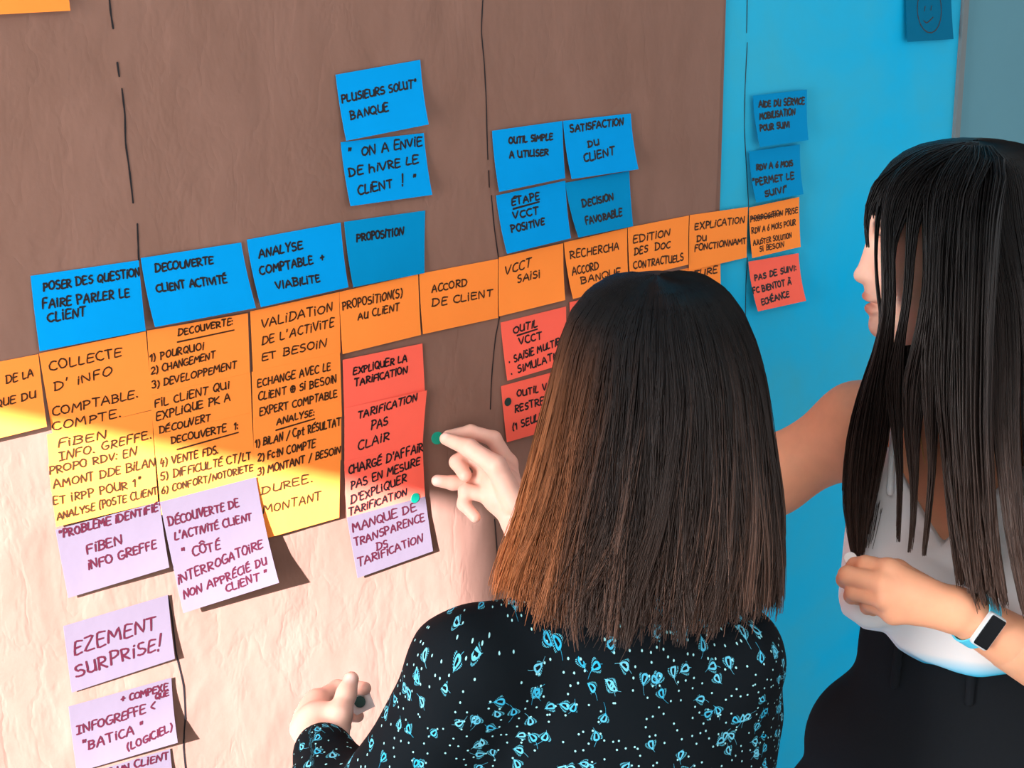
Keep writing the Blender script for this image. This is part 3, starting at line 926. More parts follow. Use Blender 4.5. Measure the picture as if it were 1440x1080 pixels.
class HairShell:
    """a mass of hair described by level ellipses: (py, x left, x right, depth of the centre, half depth in m)"""
    def __init__(self, rows):
        self.rows = rows

    def point(self, y, th, lam):
        xl, xr, d, b = interp_rows(self.rows, y)
        cx = (xl + xr) / 2
        c = CAM + (fw + cr * ((cx - 720) / FPX)[..., None] + cu * ((540 - y) / FPX)[..., None]) * d[..., None]
        a = (xr - xl) / 2 * d / FPX
        return c + (lam * a * np.cos(th))[..., None] * RH + (lam * b * np.sin(th))[..., None] * FH

    def core(self, y0, y1, lam, nth=48, ny=24):
        ys = np.linspace(y0, y1, ny)
        Y, TH = np.meshgrid(ys, np.linspace(0, 2 * np.pi, nth, endpoint=False), indexing='ij')
        V = self.point(Y, TH, np.full_like(Y, lam)).reshape(-1, 3)
        idx = np.arange(ny * nth).reshape(ny, nth)
        Q = np.stack([idx[:-1], idx[1:], np.roll(idx, -1, 1)[1:], np.roll(idx, -1, 1)[:-1]], -1).reshape(-1, 4)
        c0, c1 = V[:nth].mean(0), V[-nth:].mean(0)
        b = len(V)
        V = np.concatenate([V, [c0, c1]])
        ring = np.arange(nth)
        top = np.stack([ring[::2], (ring[::2] + 1) % nth, (ring[::2] + 2) % nth, np.full(nth // 2, b)], 1)
        bot = np.stack([(ring[::2] + 2) % nth, (ring[::2] + 1) % nth, ring[::2], np.full(nth // 2, b + 1 - (ny - 1) * nth)], 1) + (ny - 1) * nth
        return V, np.concatenate([Q, top, bot])


def hair_colour(t, rnd, root, mid, tip, warm):
    t = t[..., None]
    c = np.where(t < 0.5, root + (mid - root) * (t / 0.5), mid + (tip - mid) * ((t - 0.5) / 0.5))
    return np.clip(c * (0.55 + 0.9 * rnd[..., None]) + warm, 0.002, 1)


# ================================================================== the woman seen from behind
def person_one():
    SK = np.array([0.80, 0.47, 0.37])
    Ls, Rs = at(662, 948, 1.45), at(1034, 928, 1.52)
    mid = (Ls + Rs) / 2
    X = Rs - Ls; X[2] = 0; X /= np.linalg.norm(X)
    Fd = np.cross(UP, X)
    AX = np.array([X, Fd, UP])
    head = at(932, 532, 1.58)
    nb = mid + 0.05 * UP + 0.03 * Fd + 0.02 * X
    pel = mid - 0.50 * UP - 0.03 * Fd + 0.03 * X
    root = bpy.data.objects.new('person', None); COL.objects.link(root)
    root.location = (float(pel[0]), float(pel[1]), 0)
    root['label'] = 'woman seen from behind in a dark paisley blouse, putting a green dot on the wall'
    root['category'] = 'person'
    off = np.array([pel[0], pel[1], 0.0])

    def child(name, V, F, m, par=root):
        return mesh_obj(name, V - off, F, m, par)

    # arms
    Le, Lw = at(497, 1200, 1.50), at(452, 1052, 1.580)
    Re, Rw = at(815, 910, 1.70), at(729, 735, 1.868)
    # --- skin body
    b = Sdf()
    b.ell(head, (0.075, 0.095, 0.105), AX, k=0.02).ell(head + 0.05 * Fd - 0.05 * UP, (0.06, 0.06, 0.07), AX, k=0.02)
    b.cap(head + 0.085 * Fd - 0.02 * UP, head + 0.107 * Fd - 0.035 * UP, 0.008, 0.010)      # nose
    for s in (-1, 1):
        b.ell(head + s * 0.076 * X - 0.01 * UP, (0.008, 0.018, 0.03), AX, k=0.008)           # ears
    b.cap(head - 0.07 * UP - 0.01 * Fd, nb, 0.05, 0.055, 0.03)
    b.cap(nb, Ls, 0.045, 0.032, 0.03).cap(nb, Rs, 0.045, 0.032, 0.03)
    b.ell(mid - 0.14 * UP + 0.03 * Fd, (0.15, 0.095, 0.19), AX, k=0.05)
    b.ell(mid - 0.33 * UP + 0.02 * Fd, (0.12, 0.085, 0.16), AX, k=0.05)
    b.ell(pel, (0.16, 0.11, 0.12), AX, k=0.05)
    b.cap(Ls, Le, 0.036, 0.034, 0.02).cap(Rs, Re, 0.034, 0.034, 0.02)
    b.cap(Le, Le * 0.45 + Lw * 0.55, 0.036, 0.03).cap(Re, Re * 0.5 + Rw * 0.5, 0.036, 0.030)
    feet = []
    for s in (-1, 1):
        hip = pel + s * 0.085 * X - 0.04 * UP
        kn = np.array([hip[0], hip[1], 0.46]) + 0.02 * Fd
        an = np.array([hip[0], hip[1], 0.08]) - 0.02 * Fd
        b.chain([hip, kn, an], [0.078, 0.05, 0.035], 0.03)
        b.cap(an - 0.03 * UP, an + 0.14 * Fd - 0.05 * UP, 0.03, 0.025, 0.02)
        feet.append((hip, kn, an))
    parts = [b.mesh(0.006)]

    # --- raised right hand: thumb and first finger pinch a dot against the wall
    h = Sdf()
    P = lambda x, y, d: at(x, y, d)
    wr = Rw
    h.cap(Re * 0.55 + Rw * 0.45, wr, 0.030, 0.0235, 0.01)
    kn = [P(714, 652, 1.912), P(711, 664, 1.892), P(704, 682, 1.878), P(697, 700, 1.868)]
    for q, r in zip(kn, (0.0125, 0.013, 0.0125, 0.0115)):
        h.cap(wr + 0.3 * (q - wr), q, 0.0155, r, 0.010)
    h.cap(kn[0], kn[3], 0.0125, 0.0115, 0.008)
    h.ell(P(706, 690, 1.868), (0.029, 0.018, 0.033), np.array([cr, fw, cu]), k=0.012)
    h.chain([kn[0], P(694, 617, 1.915), P(662, 607, 1.912), P(630, 613, 1.902)], [0.0125, 0.0108, 0.0095, 0.0080], 0.004)
    h.chain([P(723, 706, 1.850), P(697, 655, 1.842), P(660, 630, 1.860), P(627, 617, 1.886)], [0.0175, 0.0140, 0.0118, 0.0086], 0.006)
    h.chain([kn[1], P(666, 634, 1.898), P(643, 650, 1.888), P(654, 668, 1.868)], [0.0125, 0.0115, 0.0106, 0.0092], 0.004)
    h.chain([kn[2], P(662, 678, 1.893), P(637, 679, 1.890), P(615, 676, 1.886)], [0.0122, 0.0108, 0.0098, 0.0082], 0.004)
    h.chain([kn[3], P(655, 690, 1.872), P(652, 709, 1.868), P(668, 727, 1.860)], [0.0115, 0.0098, 0.0088, 0.0076], 0.004)
    h.ell(P(674, 650, 1.888), (0.013, 0.011, 0.013), np.array([cr, fw, cu]), k=0.010)
    h.ell(P(688, 668, 1.882), (0.018, 0.014, 0.018), np.array([cr, fw, cu]), k=0.010)
    parts.append(h.mesh(0.0014))
    nails = [(P(613, 675, 1.877), 0.007), (P(646, 656, 1.880), 0.006), (P(626, 612, 1.880), 0.006)]

    # --- lower left hand holding a sticker strip between thumb and fingers
    g = Sdf()
    wl = Lw
    g.cap(Le * 0.5 + Lw * 0.5, wl, 0.030, 0.0245, 0.01)
    kl = [P(446, 986, 1.660), P(436, 996, 1.653), P(428, 1010, 1.640), P(425, 1026, 1.625)]
    for q, r in zip(kl, (0.0125, 0.0130, 0.0125, 0.012)):
        g.cap(wl + 0.25 * (q - wl), q, 0.0185, r, 0.012)
    g.cap(kl[0], kl[3], 0.0125, 0.0115, 0.010)
    g.chain([kl[0], P(474, 968, 1.687), P(497, 967, 1.677), P(513, 968, 1.663)], [0.0120, 0.0100, 0.0090, 0.0078], 0.004)
    g.chain([kl[1], P(468, 998, 1.703), P(488, 1005, 1.697), P(503, 1007, 1.680)], [0.0120, 0.0100, 0.0088, 0.0076], 0.004)
    g.chain([kl[2], P(455, 1012, 1.700), P(474, 1020, 1.690), P(486, 1022, 1.670)], [0.0112, 0.0095, 0.0085, 0.0072], 0.004)
    g.chain([kl[3], P(446, 1026, 1.680), P(460, 1034, 1.670), P(472, 1036, 1.655)], [0.0105, 0.0088, 0.0078, 0.0068], 0.004)
    g.chain([P(470, 1036, 1.597), P(478, 1005, 1.607), P(487, 976, 1.625), P(494, 955, 1.637)], [0.0180, 0.0135, 0.0108, 0.0090], 0.008)
    g.ell(P(450, 1018, 1.617), (0.027, 0.020, 0.026), np.array([cr, fw, cu]), k=0.012)
    parts.append(g.mesh(0.0014))
    nails.append((P(492, 953, 1.627), 0.0065))
    V, F = join(*parts)
    body = child('body', V, F, M_SKIN)
    C = np.tile(SK, (len(V), 1))
    for q, r in nails:
        w = np.clip(1.4 - np.linalg.norm(V - q, axis=1) / r, 0, 1)[:, None]
        C = C * (1 - w * 0.75) + np.array([0.86, 0.62, 0.56]) * w * 0.75
    set_cols(body, C)

    # --- blouse
    c = Sdf()
    k = 0.03
    c.cap(nb - 0.015 * UP, Ls + 0.012 * UP, 0.062, 0.048, 0.05).cap(nb - 0.015 * UP, Rs + 0.012 * UP, 0.062, 0.046, 0.05)
    c.cap(nb - 0.03 * UP, nb + 0.02 * UP, 0.066, 0.062, 0.03)
    c.ell(mid - 0.13 * UP + 0.03 * Fd, (0.172, 0.118, 0.20), AX, k=0.05)
    c.ell(mid - 0.30 * UP + 0.02 * Fd + 0.015 * X, (0.160, 0.108, 0.22), AX, k=0.05)
    c.ell(mid - 0.22 * UP + 0.058 * X + 0.02 * Fd, (0.140, 0.105, 0.22), AX, k=0.05)
    c.ell(pel + 0.06 * UP, (0.175, 0.13, 0.12), AX, k=0.05)
    c.cap(Ls + 0.005 * UP, Le, 0.053, 0.058, 0.05).cap(Rs, Re, 0.048, 0.048, 0.03)
    m1 = Le * 0.5 + Lw * 0.5
    c.cap(Le, m1, 0.060, 0.054, 0.03).cap(m1, Le * 0.10 + Lw * 0.90, 0.054, 0.036, 0.02)
    c.cap(Le * 0.10 + Lw * 0.90, Le * 0.02 + Lw * 0.98, 0.033, 0.0325, 0.006)
    c.cap(Rs - 0.02 * UP, at(1030, 1000, 1.57), 0.042, 0.042, 0.04).cap(at(1030, 1000, 1.57), at(1010, 1095, 1.60), 0.042, 0.038, 0.05)
    c.cap(Re, Re * 0.62 + Rw * 0.38, 0.050, 0.042, 0.03)
    V, F = c.mesh(0.005)
    N = vnormals(V, F)
    q = V - mid
    nz = np.array([mnoise.noise(Vector((p @ X * 9 + p[2] * 5, p @ Fd * 9, p[2] * 6))) + 0.5 * mnoise.noise(Vector((p @ X * 24 + p[2] * 12, p @ Fd * 20, p[2] * 9 + 5))) for p in q])
    V = V + N * (nz * 0.0055)[:, None]
    bl = child('blouse', V, F, mat_paisley())
    # cloth coordinates in metres: round the trunk, along the sleeve
    qx, qf, qz = q @ X, q @ Fd - 0.03, q[:, 2]
    side = np.clip((np.abs(qx) - 0.08) / 0.10, 0, 1) * np.sign(qx)
    zc = 0.005
    phi = np.arctan2(np.maximum(qz - zc, 0), np.maximum(0.075 - np.maximum(qf, -0.06), 0.02) * 0.8)
    vv = np.where(qz < zc, qz, zc + 0.085 * phi)
    uvw = np.stack([qx + 0.75 * side * (qf + 0.08), vv], 1)
    dl = Lw - Le; ll = np.linalg.norm(dl); dl = dl / ll
    al = (V - Le) @ dl
    rad = V - Le - al[:, None] * dl
    rn = np.linalg.norm(rad, axis=1)
    e1 = np.cross(dl, -fw); e1 /= np.linalg.norm(e1); e2 = np.cross(dl, e1)
    fore = (rn < 0.085) & (al > 0.04)
    uvw[fore] = np.stack([0.042 * np.arctan2(rad @ e1, rad @ e2), al], 1)[fore] + 1.0
    set_cols(bl, np.concatenate([uvw + 2.0, np.zeros((len(V), 1))], 1), 'cloth')

    # --- trousers and shoes (below the frame)
    tr = Sdf()
    tr.ell(pel - 0.02 * UP, (0.172, 0.125, 0.12), AX, k=0.04)
    for hip, kn_, an in feet:
        tr.chain([hip, kn_, an + 0.01 * UP], [0.09, 0.065, 0.055], 0.03)
    child('trousers', *tr.mesh(0.008), M_NAVY)
    for hip, kn_, an in feet:
        sh = Sdf()
        sh.cap(an - 0.035 * UP - 0.02 * Fd, an + 0.15 * Fd - 0.05 * UP, 0.042, 0.030, 0.02)
        v, f = sh.mesh(0.006); v[:, 2] = np.maximum(v[:, 2], 0.001)
        child('shoe', v, f, M_SHOE)

    # --- hair
    rows = [(386, 918, 930, 1.58, 0.004), (388, 880, 968, 1.58, 0.035), (395, 850, 1000, 1.578, 0.062), (412, 824, 1024, 1.575, 0.088), (440, 802, 1044, 1.570, 0.102),
            (480, 787, 1060, 1.563, 0.113), (520, 777, 1071, 1.556, 0.118), (560, 767, 1077, 1.546, 0.118), (600, 757, 1082, 1.536, 0.116), (650, 745, 1089, 1.522, 0.112),
            (700, 731, 1096, 1.506, 0.105), (750, 716, 1102, 1.490, 0.098), (800, 700, 1107, 1.476, 0.092), (850, 690, 1110, 1.466, 0.086), (900, 688, 1106, 1.458, 0.080)]
    H = HairShell(rows)
    n, kk = 9500, 22
    th = np.radians(rng.uniform(135, 405, n))
    lam = 1 - 0.16 * rng.random(n) ** 1.6
    ncl = 75
    cl = rng.integers(0, ncl, n)
    cang = np.radians(rng.uniform(135, 405, ncl))
    near = np.abs(th[:, None] - cang[None, :]).argmin(1)
    cl = np.where(rng.random(n) < 0.7, near, cl)
    yend = 836 - 28 * np.clip(-np.cos(th), 0, 1) ** 1.5 - 8 * np.clip(np.cos(th), 0, 1) + rng.normal(0, 8, n) + rng.normal(0, 13, ncl)[cl]
    t = np.linspace(0, 1, kk)[None, :] ** 1.0
    y0 = 386 + 6 * rng.random(n)
    Yr = y0[:, None] + (yend - y0)[:, None] * (0.35 * t + 0.65 * t ** 1.9)
    pull = (0.72 * np.clip((t - 0.30) / 0.70, 0, 1) ** 1.2) * (np.abs(cang[cl] - th) < 0.25)[:, None]
    TH = th[:, None] + (cang[cl] - th)[:, None] * pull
    TH = TH + 0.03 * np.sin(t * (5 + 3 * rng.random(n)[:, None]) + 6.28 * rng.random(n)[:, None]) * t
    TH = TH + 0.075 * np.sin(t * 7 + 6.28 * rng.random(ncl)[cl][:, None]) * t
    LM = lam[:, None] + (0.05 * rng.random(ncl)[cl][:, None] - 0.02) * t + 0.02 * np.sin(7 * t + 6.28 * rng.random(ncl)[cl][:, None]) * t
    LM = LM + (0.05 * np.clip(-np.cos(th), 0, 1)[:, None] - 0.03 * np.clip(-np.sin(th), 0, 1)[:, None]) * np.clip((t - 0.85) / 0.15, 0, 1)
    curl = np.clip((t - 0.72) / 0.28, 0, 1) ** 1.6
    TH = TH + curl * (0.10 * rng.normal(0, 1, ncl)[cl][:, None] - 0.06)
    LM = LM - curl ** 1.5 * (0.02 + 0.12 * rng.random(ncl)[cl][:, None])
    S = H.point(Yr, TH, LM)
    R = 0.00062 * (1 - 0.55 * t ** 3) * (0.7 + 0.6 * rng.random(n)[:, None])
    rnd = np.clip(0.5 * rng.random(n) + 0.5 * rng.random(ncl)[cl], 0, 1)[:, None] * np.ones((1, kk))
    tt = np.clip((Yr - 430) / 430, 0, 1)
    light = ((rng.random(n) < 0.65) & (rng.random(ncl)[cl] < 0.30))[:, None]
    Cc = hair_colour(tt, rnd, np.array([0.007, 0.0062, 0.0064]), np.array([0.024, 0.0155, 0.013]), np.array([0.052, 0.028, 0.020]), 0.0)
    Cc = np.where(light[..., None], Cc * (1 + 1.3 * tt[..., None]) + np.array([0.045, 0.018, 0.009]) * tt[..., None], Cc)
    left = np.clip(-np.cos(th) - 0.5, 0, 1)[:, None, None] * 2.0 * tt[..., None]     # sunlit wall's warm bounce put into the colour of her left strands
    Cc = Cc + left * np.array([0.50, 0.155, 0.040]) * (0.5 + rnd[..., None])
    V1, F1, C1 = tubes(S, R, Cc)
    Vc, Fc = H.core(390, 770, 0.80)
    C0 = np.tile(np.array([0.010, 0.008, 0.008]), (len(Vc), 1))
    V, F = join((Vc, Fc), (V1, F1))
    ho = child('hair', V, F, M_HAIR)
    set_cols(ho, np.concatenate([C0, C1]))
    return P


def mat_paisley():
    t = NT('paisley_blouse_cloth')
    a = t.n('ShaderNodeAttribute'); a.attribute_name = 'cloth'

    def layer(scale, shift, rnd=0.85):
        mp = t.n('ShaderNodeMapping'); t.link(a.outputs['Vector'], mp.inputs[0])
        mp.inputs['Scale'].default_value = (scale, scale, scale); mp.inputs['Location'].default_value = (shift, shift * 0.7, 0)
        v = t.n('ShaderNodeTexVoronoi', voronoi_dimensions='2D'); v.inputs['Scale'].default_value = 1.0
        v.inputs['Randomness'].default_value = rnd
        t.link(mp.outputs[0], v.inputs['Vector'])
        sb = t.n('ShaderNodeVectorMath', operation='SUBTRACT'); t.link(mp.outputs[0], sb.inputs[0]); t.link(v.outputs['Position'], sb.inputs[1])
        sp = t.n('ShaderNodeSeparateXYZ'); t.link(sb.outputs[0], sp.inputs[0])
        sc = t.n('ShaderNodeSeparateColor'); t.link(v.outputs['Color'], sc.inputs[0])
        return v.outputs['Distance'], sp.outputs[0], sp.outputs[1], sc.outputs[0], sc.outputs[1], sc.outputs[2]

    def paisley(scale, shift):
        dist, x, y, r1, r2, r3 = layer(scale, shift, 0.9)
        ang = t.math('MULTIPLY', r1, 6.283)
        c, s = t.math('COSINE', ang), t.math('SINE', ang)
        u = t.math('ADD', t.math('MULTIPLY', x, c), t.math('MULTIPLY', y, s))
        v = t.math('SUBTRACT', t.math('MULTIPLY', y, c), t.math('MULTIPLY', x, s))
        # teardrop: length along v in -0.30..0.34, bent a little
        u = t.math('ADD', u, t.math('MULTIPLY', t.math('MULTIPLY', v, v), 0.55))
        q = t.math('DIVIDE', v, 0.33)
        w = t.math('MULTIPLY', t.math('SQRT', t.math('MAXIMUM', t.math('SUBTRACT', 1.0, t.math('MULTIPLY', q, q)), 0.0004)), t.math('SUBTRACT', 0.185, t.math('MULTIPLY', q, 0.120)))
        f = t.math('DIVIDE', t.math('ABSOLUTE', u), t.math('MAXIMUM', w, 0.01))
        on = t.math('GREATER_THAN', r2, 0.69)
        inside = t.math('LESS_THAN', f, 1.0)
        core = t.math('MULTIPLY', t.math('LESS_THAN', f, 0.42), t.math('LESS_THAN', t.math('ABSOLUTE', t.math('ADD', q, 0.1)), 0.5))
        band = t.math('MULTIPLY', inside, t.math('SUBTRACT', 1.0, core))
        # dotted outline
        out = t.math('MULTIPLY', t.math('GREATER_THAN', f, 1.35), t.math('LESS_THAN', f, 1.85))
        dots = t.math('GREATER_THAN', t.math('SINE', t.math('MULTIPLY', v, 85.0)), 0.1)
        out = t.math('MULTIPLY', t.math('MULTIPLY', out, dots), t.math('LESS_THAN', t.math('ABSOLUTE', q), 0.80))
        return t.math('MULTIPLY', band, on), t.math('MULTIPLY', out, on), r3

    b1, o1, r3 = paisley(62.0, 0.0)
    b2, o2, r4 = paisley(66.0, 7.3)
    dist, x, y, r1, r2, rr = layer(105.0, 3.1, 0.95)
    dot = t.math('MULTIPLY', t.math('LESS_THAN', dist, 0.11), t.math('GREATER_THAN', r2, 0.55))
    base = (0.0035, 0.0058, 0.0080, 1)
    col = t.mix(dot, base, (0.30, 0.62, 0.66, 1))
    cy = t.mix(r3, (0.02, 0.36, 0.58, 1), (0.16, 0.52, 0.66, 1))
    b2 = t.math('MULTIPLY', b2, t.math('GREATER_THAN', r4, 0.72)); o2 = t.math('MULTIPLY', o2, t.math('GREATER_THAN', r4, 0.72))
    col = t.mix(t.math('MAXIMUM', o1, o2), col, (0.10, 0.46, 0.60, 1))
    col = t.mix(t.math('MAXIMUM', b1, b2), col, cy)
    t.link(col, t.b.inputs['Base Color'])
    t.b.inputs['Roughness'].default_value = 0.85
    t.b.inputs['Specular IOR Level'].default_value = 0.08
    return t.m


P = person_one()

# stickers in her hands
disc('dot_sticker', 'green dot sticker pinched at the fingertips of the raised hand', at(615, 616, 1.892), on_wall(615, 616) * 0 + np.array([-0.25, -1.0, 0.1]), 0.0088, M_GREEN, group='round dot stickers')


def backing():
    c = at(508, 989, 1.673)
    n = -ray(508, 989); n /= np.linalg.norm(n)
    a = np.cross(n, [0.2, 0, 1.0]); a /= np.linalg.norm(a); b = np.cross(n, a)
    a2 = a * math.cos(0.5) + b * math.sin(0.5); b2 = -a * math.sin(0.5) + b * math.cos(0.5)
    pts = [(-.014, -.010), (.013, -.011), (.015, .004), (.010, .011), (-.014, .010)]
    V = [a2 * x + b2 * y for x, y in pts] + [a2 * x + b2 * y - n * 0.0004 for x, y in pts]
    F = [(0, 1, 2, 3, 4), (9, 8, 7, 6, 5)] + [(i, 5 + i, 5 + (i + 1) % 5, (i + 1) % 5) for i in range(5)]
    o = mesh_obj('sticker_backing', V, F, M_BACK, smooth=False)
    o.location = c
    tag(o, 'scrap of white sticker backing held between thumb and fingers of the lower hand', 'paper')
    disc('dot_sticker', 'dark green dot sticker on the white backing in the lower hand', at(506, 987, 1.6705), n, 0.0068, M_DGREEN, group='round dot stickers')


backing()


# ================================================================== the woman in profile
def lock_strands(pts, n, wob=0.15, kk=20, taper=0.35, dspread=0.012, y_jit=14):
    """a lock of hair: pts = (px, py, width px, depth); n strands across its width"""
    A = np.array(pts, float)
    seg = np.concatenate([[0], np.cumsum(np.hypot(np.diff(A[:, 0]), np.diff(A[:, 1])))])
    seg /= seg[-1]
    off = rng.uniform(-0.5, 0.5, n)
    do = rng.normal(0, 1, n) * dspread
    end = np.clip(1 - np.abs(rng.normal(0, 0.12, n)), 0.55, 1.0)
    out = []
    t = np.linspace(0, 1, kk)
    for i in range(n):
        tt = t * end[i]
        # smooth (cubic-ish) interpolation by oversampling and averaging
        acc = []
        for e in (-0.04, -0.02, 0, 0.02, 0.04):
            q = np.clip(tt + e, 0, 1)
            acc.append(np.stack([np.interp(q, seg, A[:, c]) for c in range(4)], 1))
        q = np.mean(acc, 0)
        ph = rng.uniform(0, 6.28)
        x = q[:, 0] + off[i] * q[:, 2] * (1 + wob * np.sin(4 * tt + ph)) + 1.2 * np.sin(9 * tt + ph) * tt
        d = q[:, 3] + do[i] + 0.003 * np.sin(6 * tt + ph)
        out.append([at(x[j], q[j, 1], d[j]) for j in range(kk)])
    return np.array(out)


def person_two():
    SK = np.array([0.84, 0.385, 0.225])
    Rs, Ls = at(1207, 602, 1.80), at(1541, 606, 1.68)
    mid = (Ls + Rs) / 2
    X = Rs - Ls; X[2] = 0; X /= np.linalg.norm(X)           # towards her right arm
    Fd = np.cross(X, UP) * -1                                # the way her chest faces
    AX = np.array([X, Fd, UP])
    hc = at(1336, 336, 1.68)
    hf = -RH * 0.985 - UP * 0.05 + FH * 0.05; hf /= np.linalg.norm(hf)      # the way she looks
    hs = np.cross(hf, UP); hs /= np.linalg.norm(hs)          # her right, away from the camera
    hu = np.cross(hs, hf)
    HX = np.array([hf, hs, hu])
    h = lambda f, s, u: hc + hf * f + hs * s + hu * u
    nb = mid + 0.055 * UP - 0.005 * Fd
    pel = mid - 0.55 * UP - 0.03 * RH
    root = bpy.data.objects.new('person', None); COL.objects.link(root)
    root.location = (float(pel[0]), float(pel[1]), 0)
    root['label'] = 'woman in profile with long straight dark hair, white top and a watch'
    root['category'] = 'person'
    off = np.array([pel[0], pel[1], 0.0])

    def child(name, V, F, m, par=root):
        return mesh_obj(name, V - off, F, m, par)

    Re, Rw, Rh = at(965, 738, 1.90), at(905, 600, 1.96), at(893, 560, 1.97)
    Le, Lw = at(1512, 958, 1.64), at(1352, 860, 1.60)
    b = Sdf()
    b.cap(h(-0.015, 0, -0.08), nb, 0.050, 0.054, 0.03)
    b.cap(nb - 0.01 * UP, Ls + 0.012 * UP, 0.045, 0.040, 0.04).cap(nb - 0.01 * UP, Rs + 0.012 * UP, 0.045, 0.042, 0.04)
    b.ell(mid - 0.13 * UP + 0.015 * Fd, (0.136, 0.090, 0.18), AX, k=0.05)
    for s in (-1, 1):
        b.ell(mid - 0.175 * UP + 0.075 * Fd + s * 0.068 * X, (0.058, 0.052, 0.062), AX, k=0.03)
    b.ell(mid - 0.34 * UP + 0.01 * Fd, (0.112, 0.082, 0.17), AX, k=0.05)
    b.ell(pel, (0.145, 0.10, 0.13), AX, k=0.05)
    b.ell(Rs, (0.047, 0.047, 0.047), k=0.03).ell(Ls, (0.047, 0.047, 0.047), k=0.03)
    b.chain([Rs, Rs * 0.5 + Re * 0.5, Re, Rw], [0.050, 0.046, 0.036, 0.024], 0.03)
    b.chain([Ls, Le], [0.046, 0.038], 0.03)
    b.cap(Le, Le * 0.45 + Lw * 0.55, 0.039, 0.034)
    feet = []
    for s in (-1, 1):
        hip = pel + s * 0.085 * X - 0.03 * UP
        kn = np.array([hip[0], hip[1], 0.47]) + 0.02 * Fd
        an = np.array([hip[0], hip[1], 0.08]) - 0.02 * Fd
        b.chain([hip, kn, an], [0.08, 0.05, 0.035], 0.03)
        b.cap(an - 0.03 * UP, an + 0.14 * Fd - 0.05 * UP, 0.03, 0.025, 0.02)
        feet.append((hip, kn, an))
    parts = [b.mesh(0.005)]
    # right hand on the wall side, behind the other woman's head
    rr = (Rh - Rw) / np.linalg.norm(Rh - Rw)
    r = Sdf()
    r.cap(Rw, Rh, 0.024, 0.026, 0.01)
    sd = np.cross(rr, fw); sd /= np.linalg.norm(sd)
    for i, (o_, l_) in enumerate(((-0.028, .07), (-0.010, .08), (0.010, .078), (0.028, .06))):
        p0 = Rh + sd * o_ + rr * 0.015
        r.chain([p0, p0 + rr * l_ * .5 + fw * 0.005, p0 + rr * l_ * 0.95 + fw * 0.02], [0.0105, 0.009, 0.0075], 0.004)
    r.chain([Rw + sd * -0.02 + rr * 0.01, Rh + sd * -0.045, Rh + sd * -0.055 + rr * 0.03], [0.014, 0.0115, 0.0085], 0.006)
    parts.append(r.mesh(0.003))

    # --- head: profile measured along the way she looks (f), across (s), up (u)
    f = Sdf()
    f.ell(h(-0.008, 0, 0.002), (0.096, 0.074, 0.092), HX, k=0.01)
    f.ell(h(0.048, 0, -0.035), (0.047, 0.058, 0.078), HX, k=0.03)
    for s in (-1, 1):
        f.cap(h(-0.005, s * 0.052, -0.062), h(0.060, s * 0.022, -0.104), 0.018, 0.018, 0.03)
        f.ell(h(0.060, s * 0.038, -0.035), (0.028, 0.022, 0.030), HX, k=0.02)       # cheek
        f.ell(h(0.092, s * 0.030, 0.008), (0.020, 0.018, 0.011), HX, k=0.012, sub=True)    # eye hollow
        f.ell(h(0.074, s * 0.031, 0.007), (0.0125, 0.0125, 0.0125), HX, k=0.003)
        f.ell(h(0.0905, s * 0.0115, -0.0415), (0.0105, 0.0085, 0.0075), HX, k=0.008)   # wings of the nose
        f.ell(h(0.098, s * 0.0065, -0.0490), (0.0050, 0.0036, 0.0030), HX, k=0.003, sub=True)   # nostrils
        f.ell(h(-0.012, s * 0.074, -0.012), (0.020, 0.009, 0.030), HX, k=0.006)     # ear
        f.cap(h(0.087, s * 0.014, 0.024), h(0.076, s * 0.044, 0.024), 0.0075, 0.006, 0.015)   # brow
    f.cap(h(0.082, 0, 0.014), h(0.103, 0, -0.036), 0.0095, 0.0100, 0.012)          # nose
    f.ell(h(0.1055, 0, -0.0385), (0.0090, 0.0085, 0.0080), HX, k=0.006)
    f.ell(h(0.0895, 0, -0.056), (0.012, 0.020, 0.012), HX, k=0.010)
    f.ell(h(0.0940, 0, -0.0655), (0.0110, 0.019, 0.0058), HX, k=0.004)            # upper lip
    f.ell(h(0.0900, 0, -0.0810), (0.0120, 0.017, 0.0068), HX, k=0.004)            # lower lip
    f.cap(h(0.104, -0.018, -0.0722), h(0.104, 0.018, -0.0722), 0.0022, 0.0022, 0.002, sub=True)
    f.ell(h(0.0780, 0, -0.103), (0.019, 0.020, 0.017), HX, k=0.015)               # chin
    f.cap(h(-0.015, 0, -0.06), h(-0.015, 0, -0.11), 0.050, 0.050, 0.03)
    hv, hfc = f.mesh(0.0017)
    parts.append((hv, hfc))

    # --- left hand, back of the hand to us, pinching a white dot
    P = lambda x, y, d: at(x, y, d)
    g = Sdf()
    g.cap(Le * 0.5 + Lw * 0.5, Lw, 0.034, 0.0265, 0.01)
    kl = [P(1249, 802, 1.608), P(1241, 820, 1.598), P(1244, 842, 1.598), P(1256, 862, 1.604)]
    for q, r_ in zip(kl, (0.0125, 0.0132, 0.0128, 0.0118)):
        g.cap(Lw + 0.12 * (q - Lw), q, 0.0200, r_, 0.012)
    g.cap(kl[0], kl[3], 0.0125, 0.0115, 0.010)
    g.chain([kl[0], P(1217, 794, 1.625), P(1203, 795, 1.640), P(1197, 799, 1.652)], [0.0120, 0.0104, 0.0092, 0.0080], 0.004)
    g.chain([kl[1], P(1192, 809, 1.620), P(1188, 815, 1.642), P(1198, 819, 1.660)], [0.0125, 0.0108, 0.0096, 0.0085], 0.004)
    g.chain([kl[2], P(1201, 832, 1.622), P(1198, 838, 1.642), P(1208, 842, 1.658)], [0.0120, 0.0102, 0.0092, 0.0080], 0.004)
    g.chain([kl[3], P(1224, 849, 1.625), P(1220, 854, 1.642), P(1228, 858, 1.656)], [0.0110, 0.0092, 0.0082, 0.0072], 0.004)
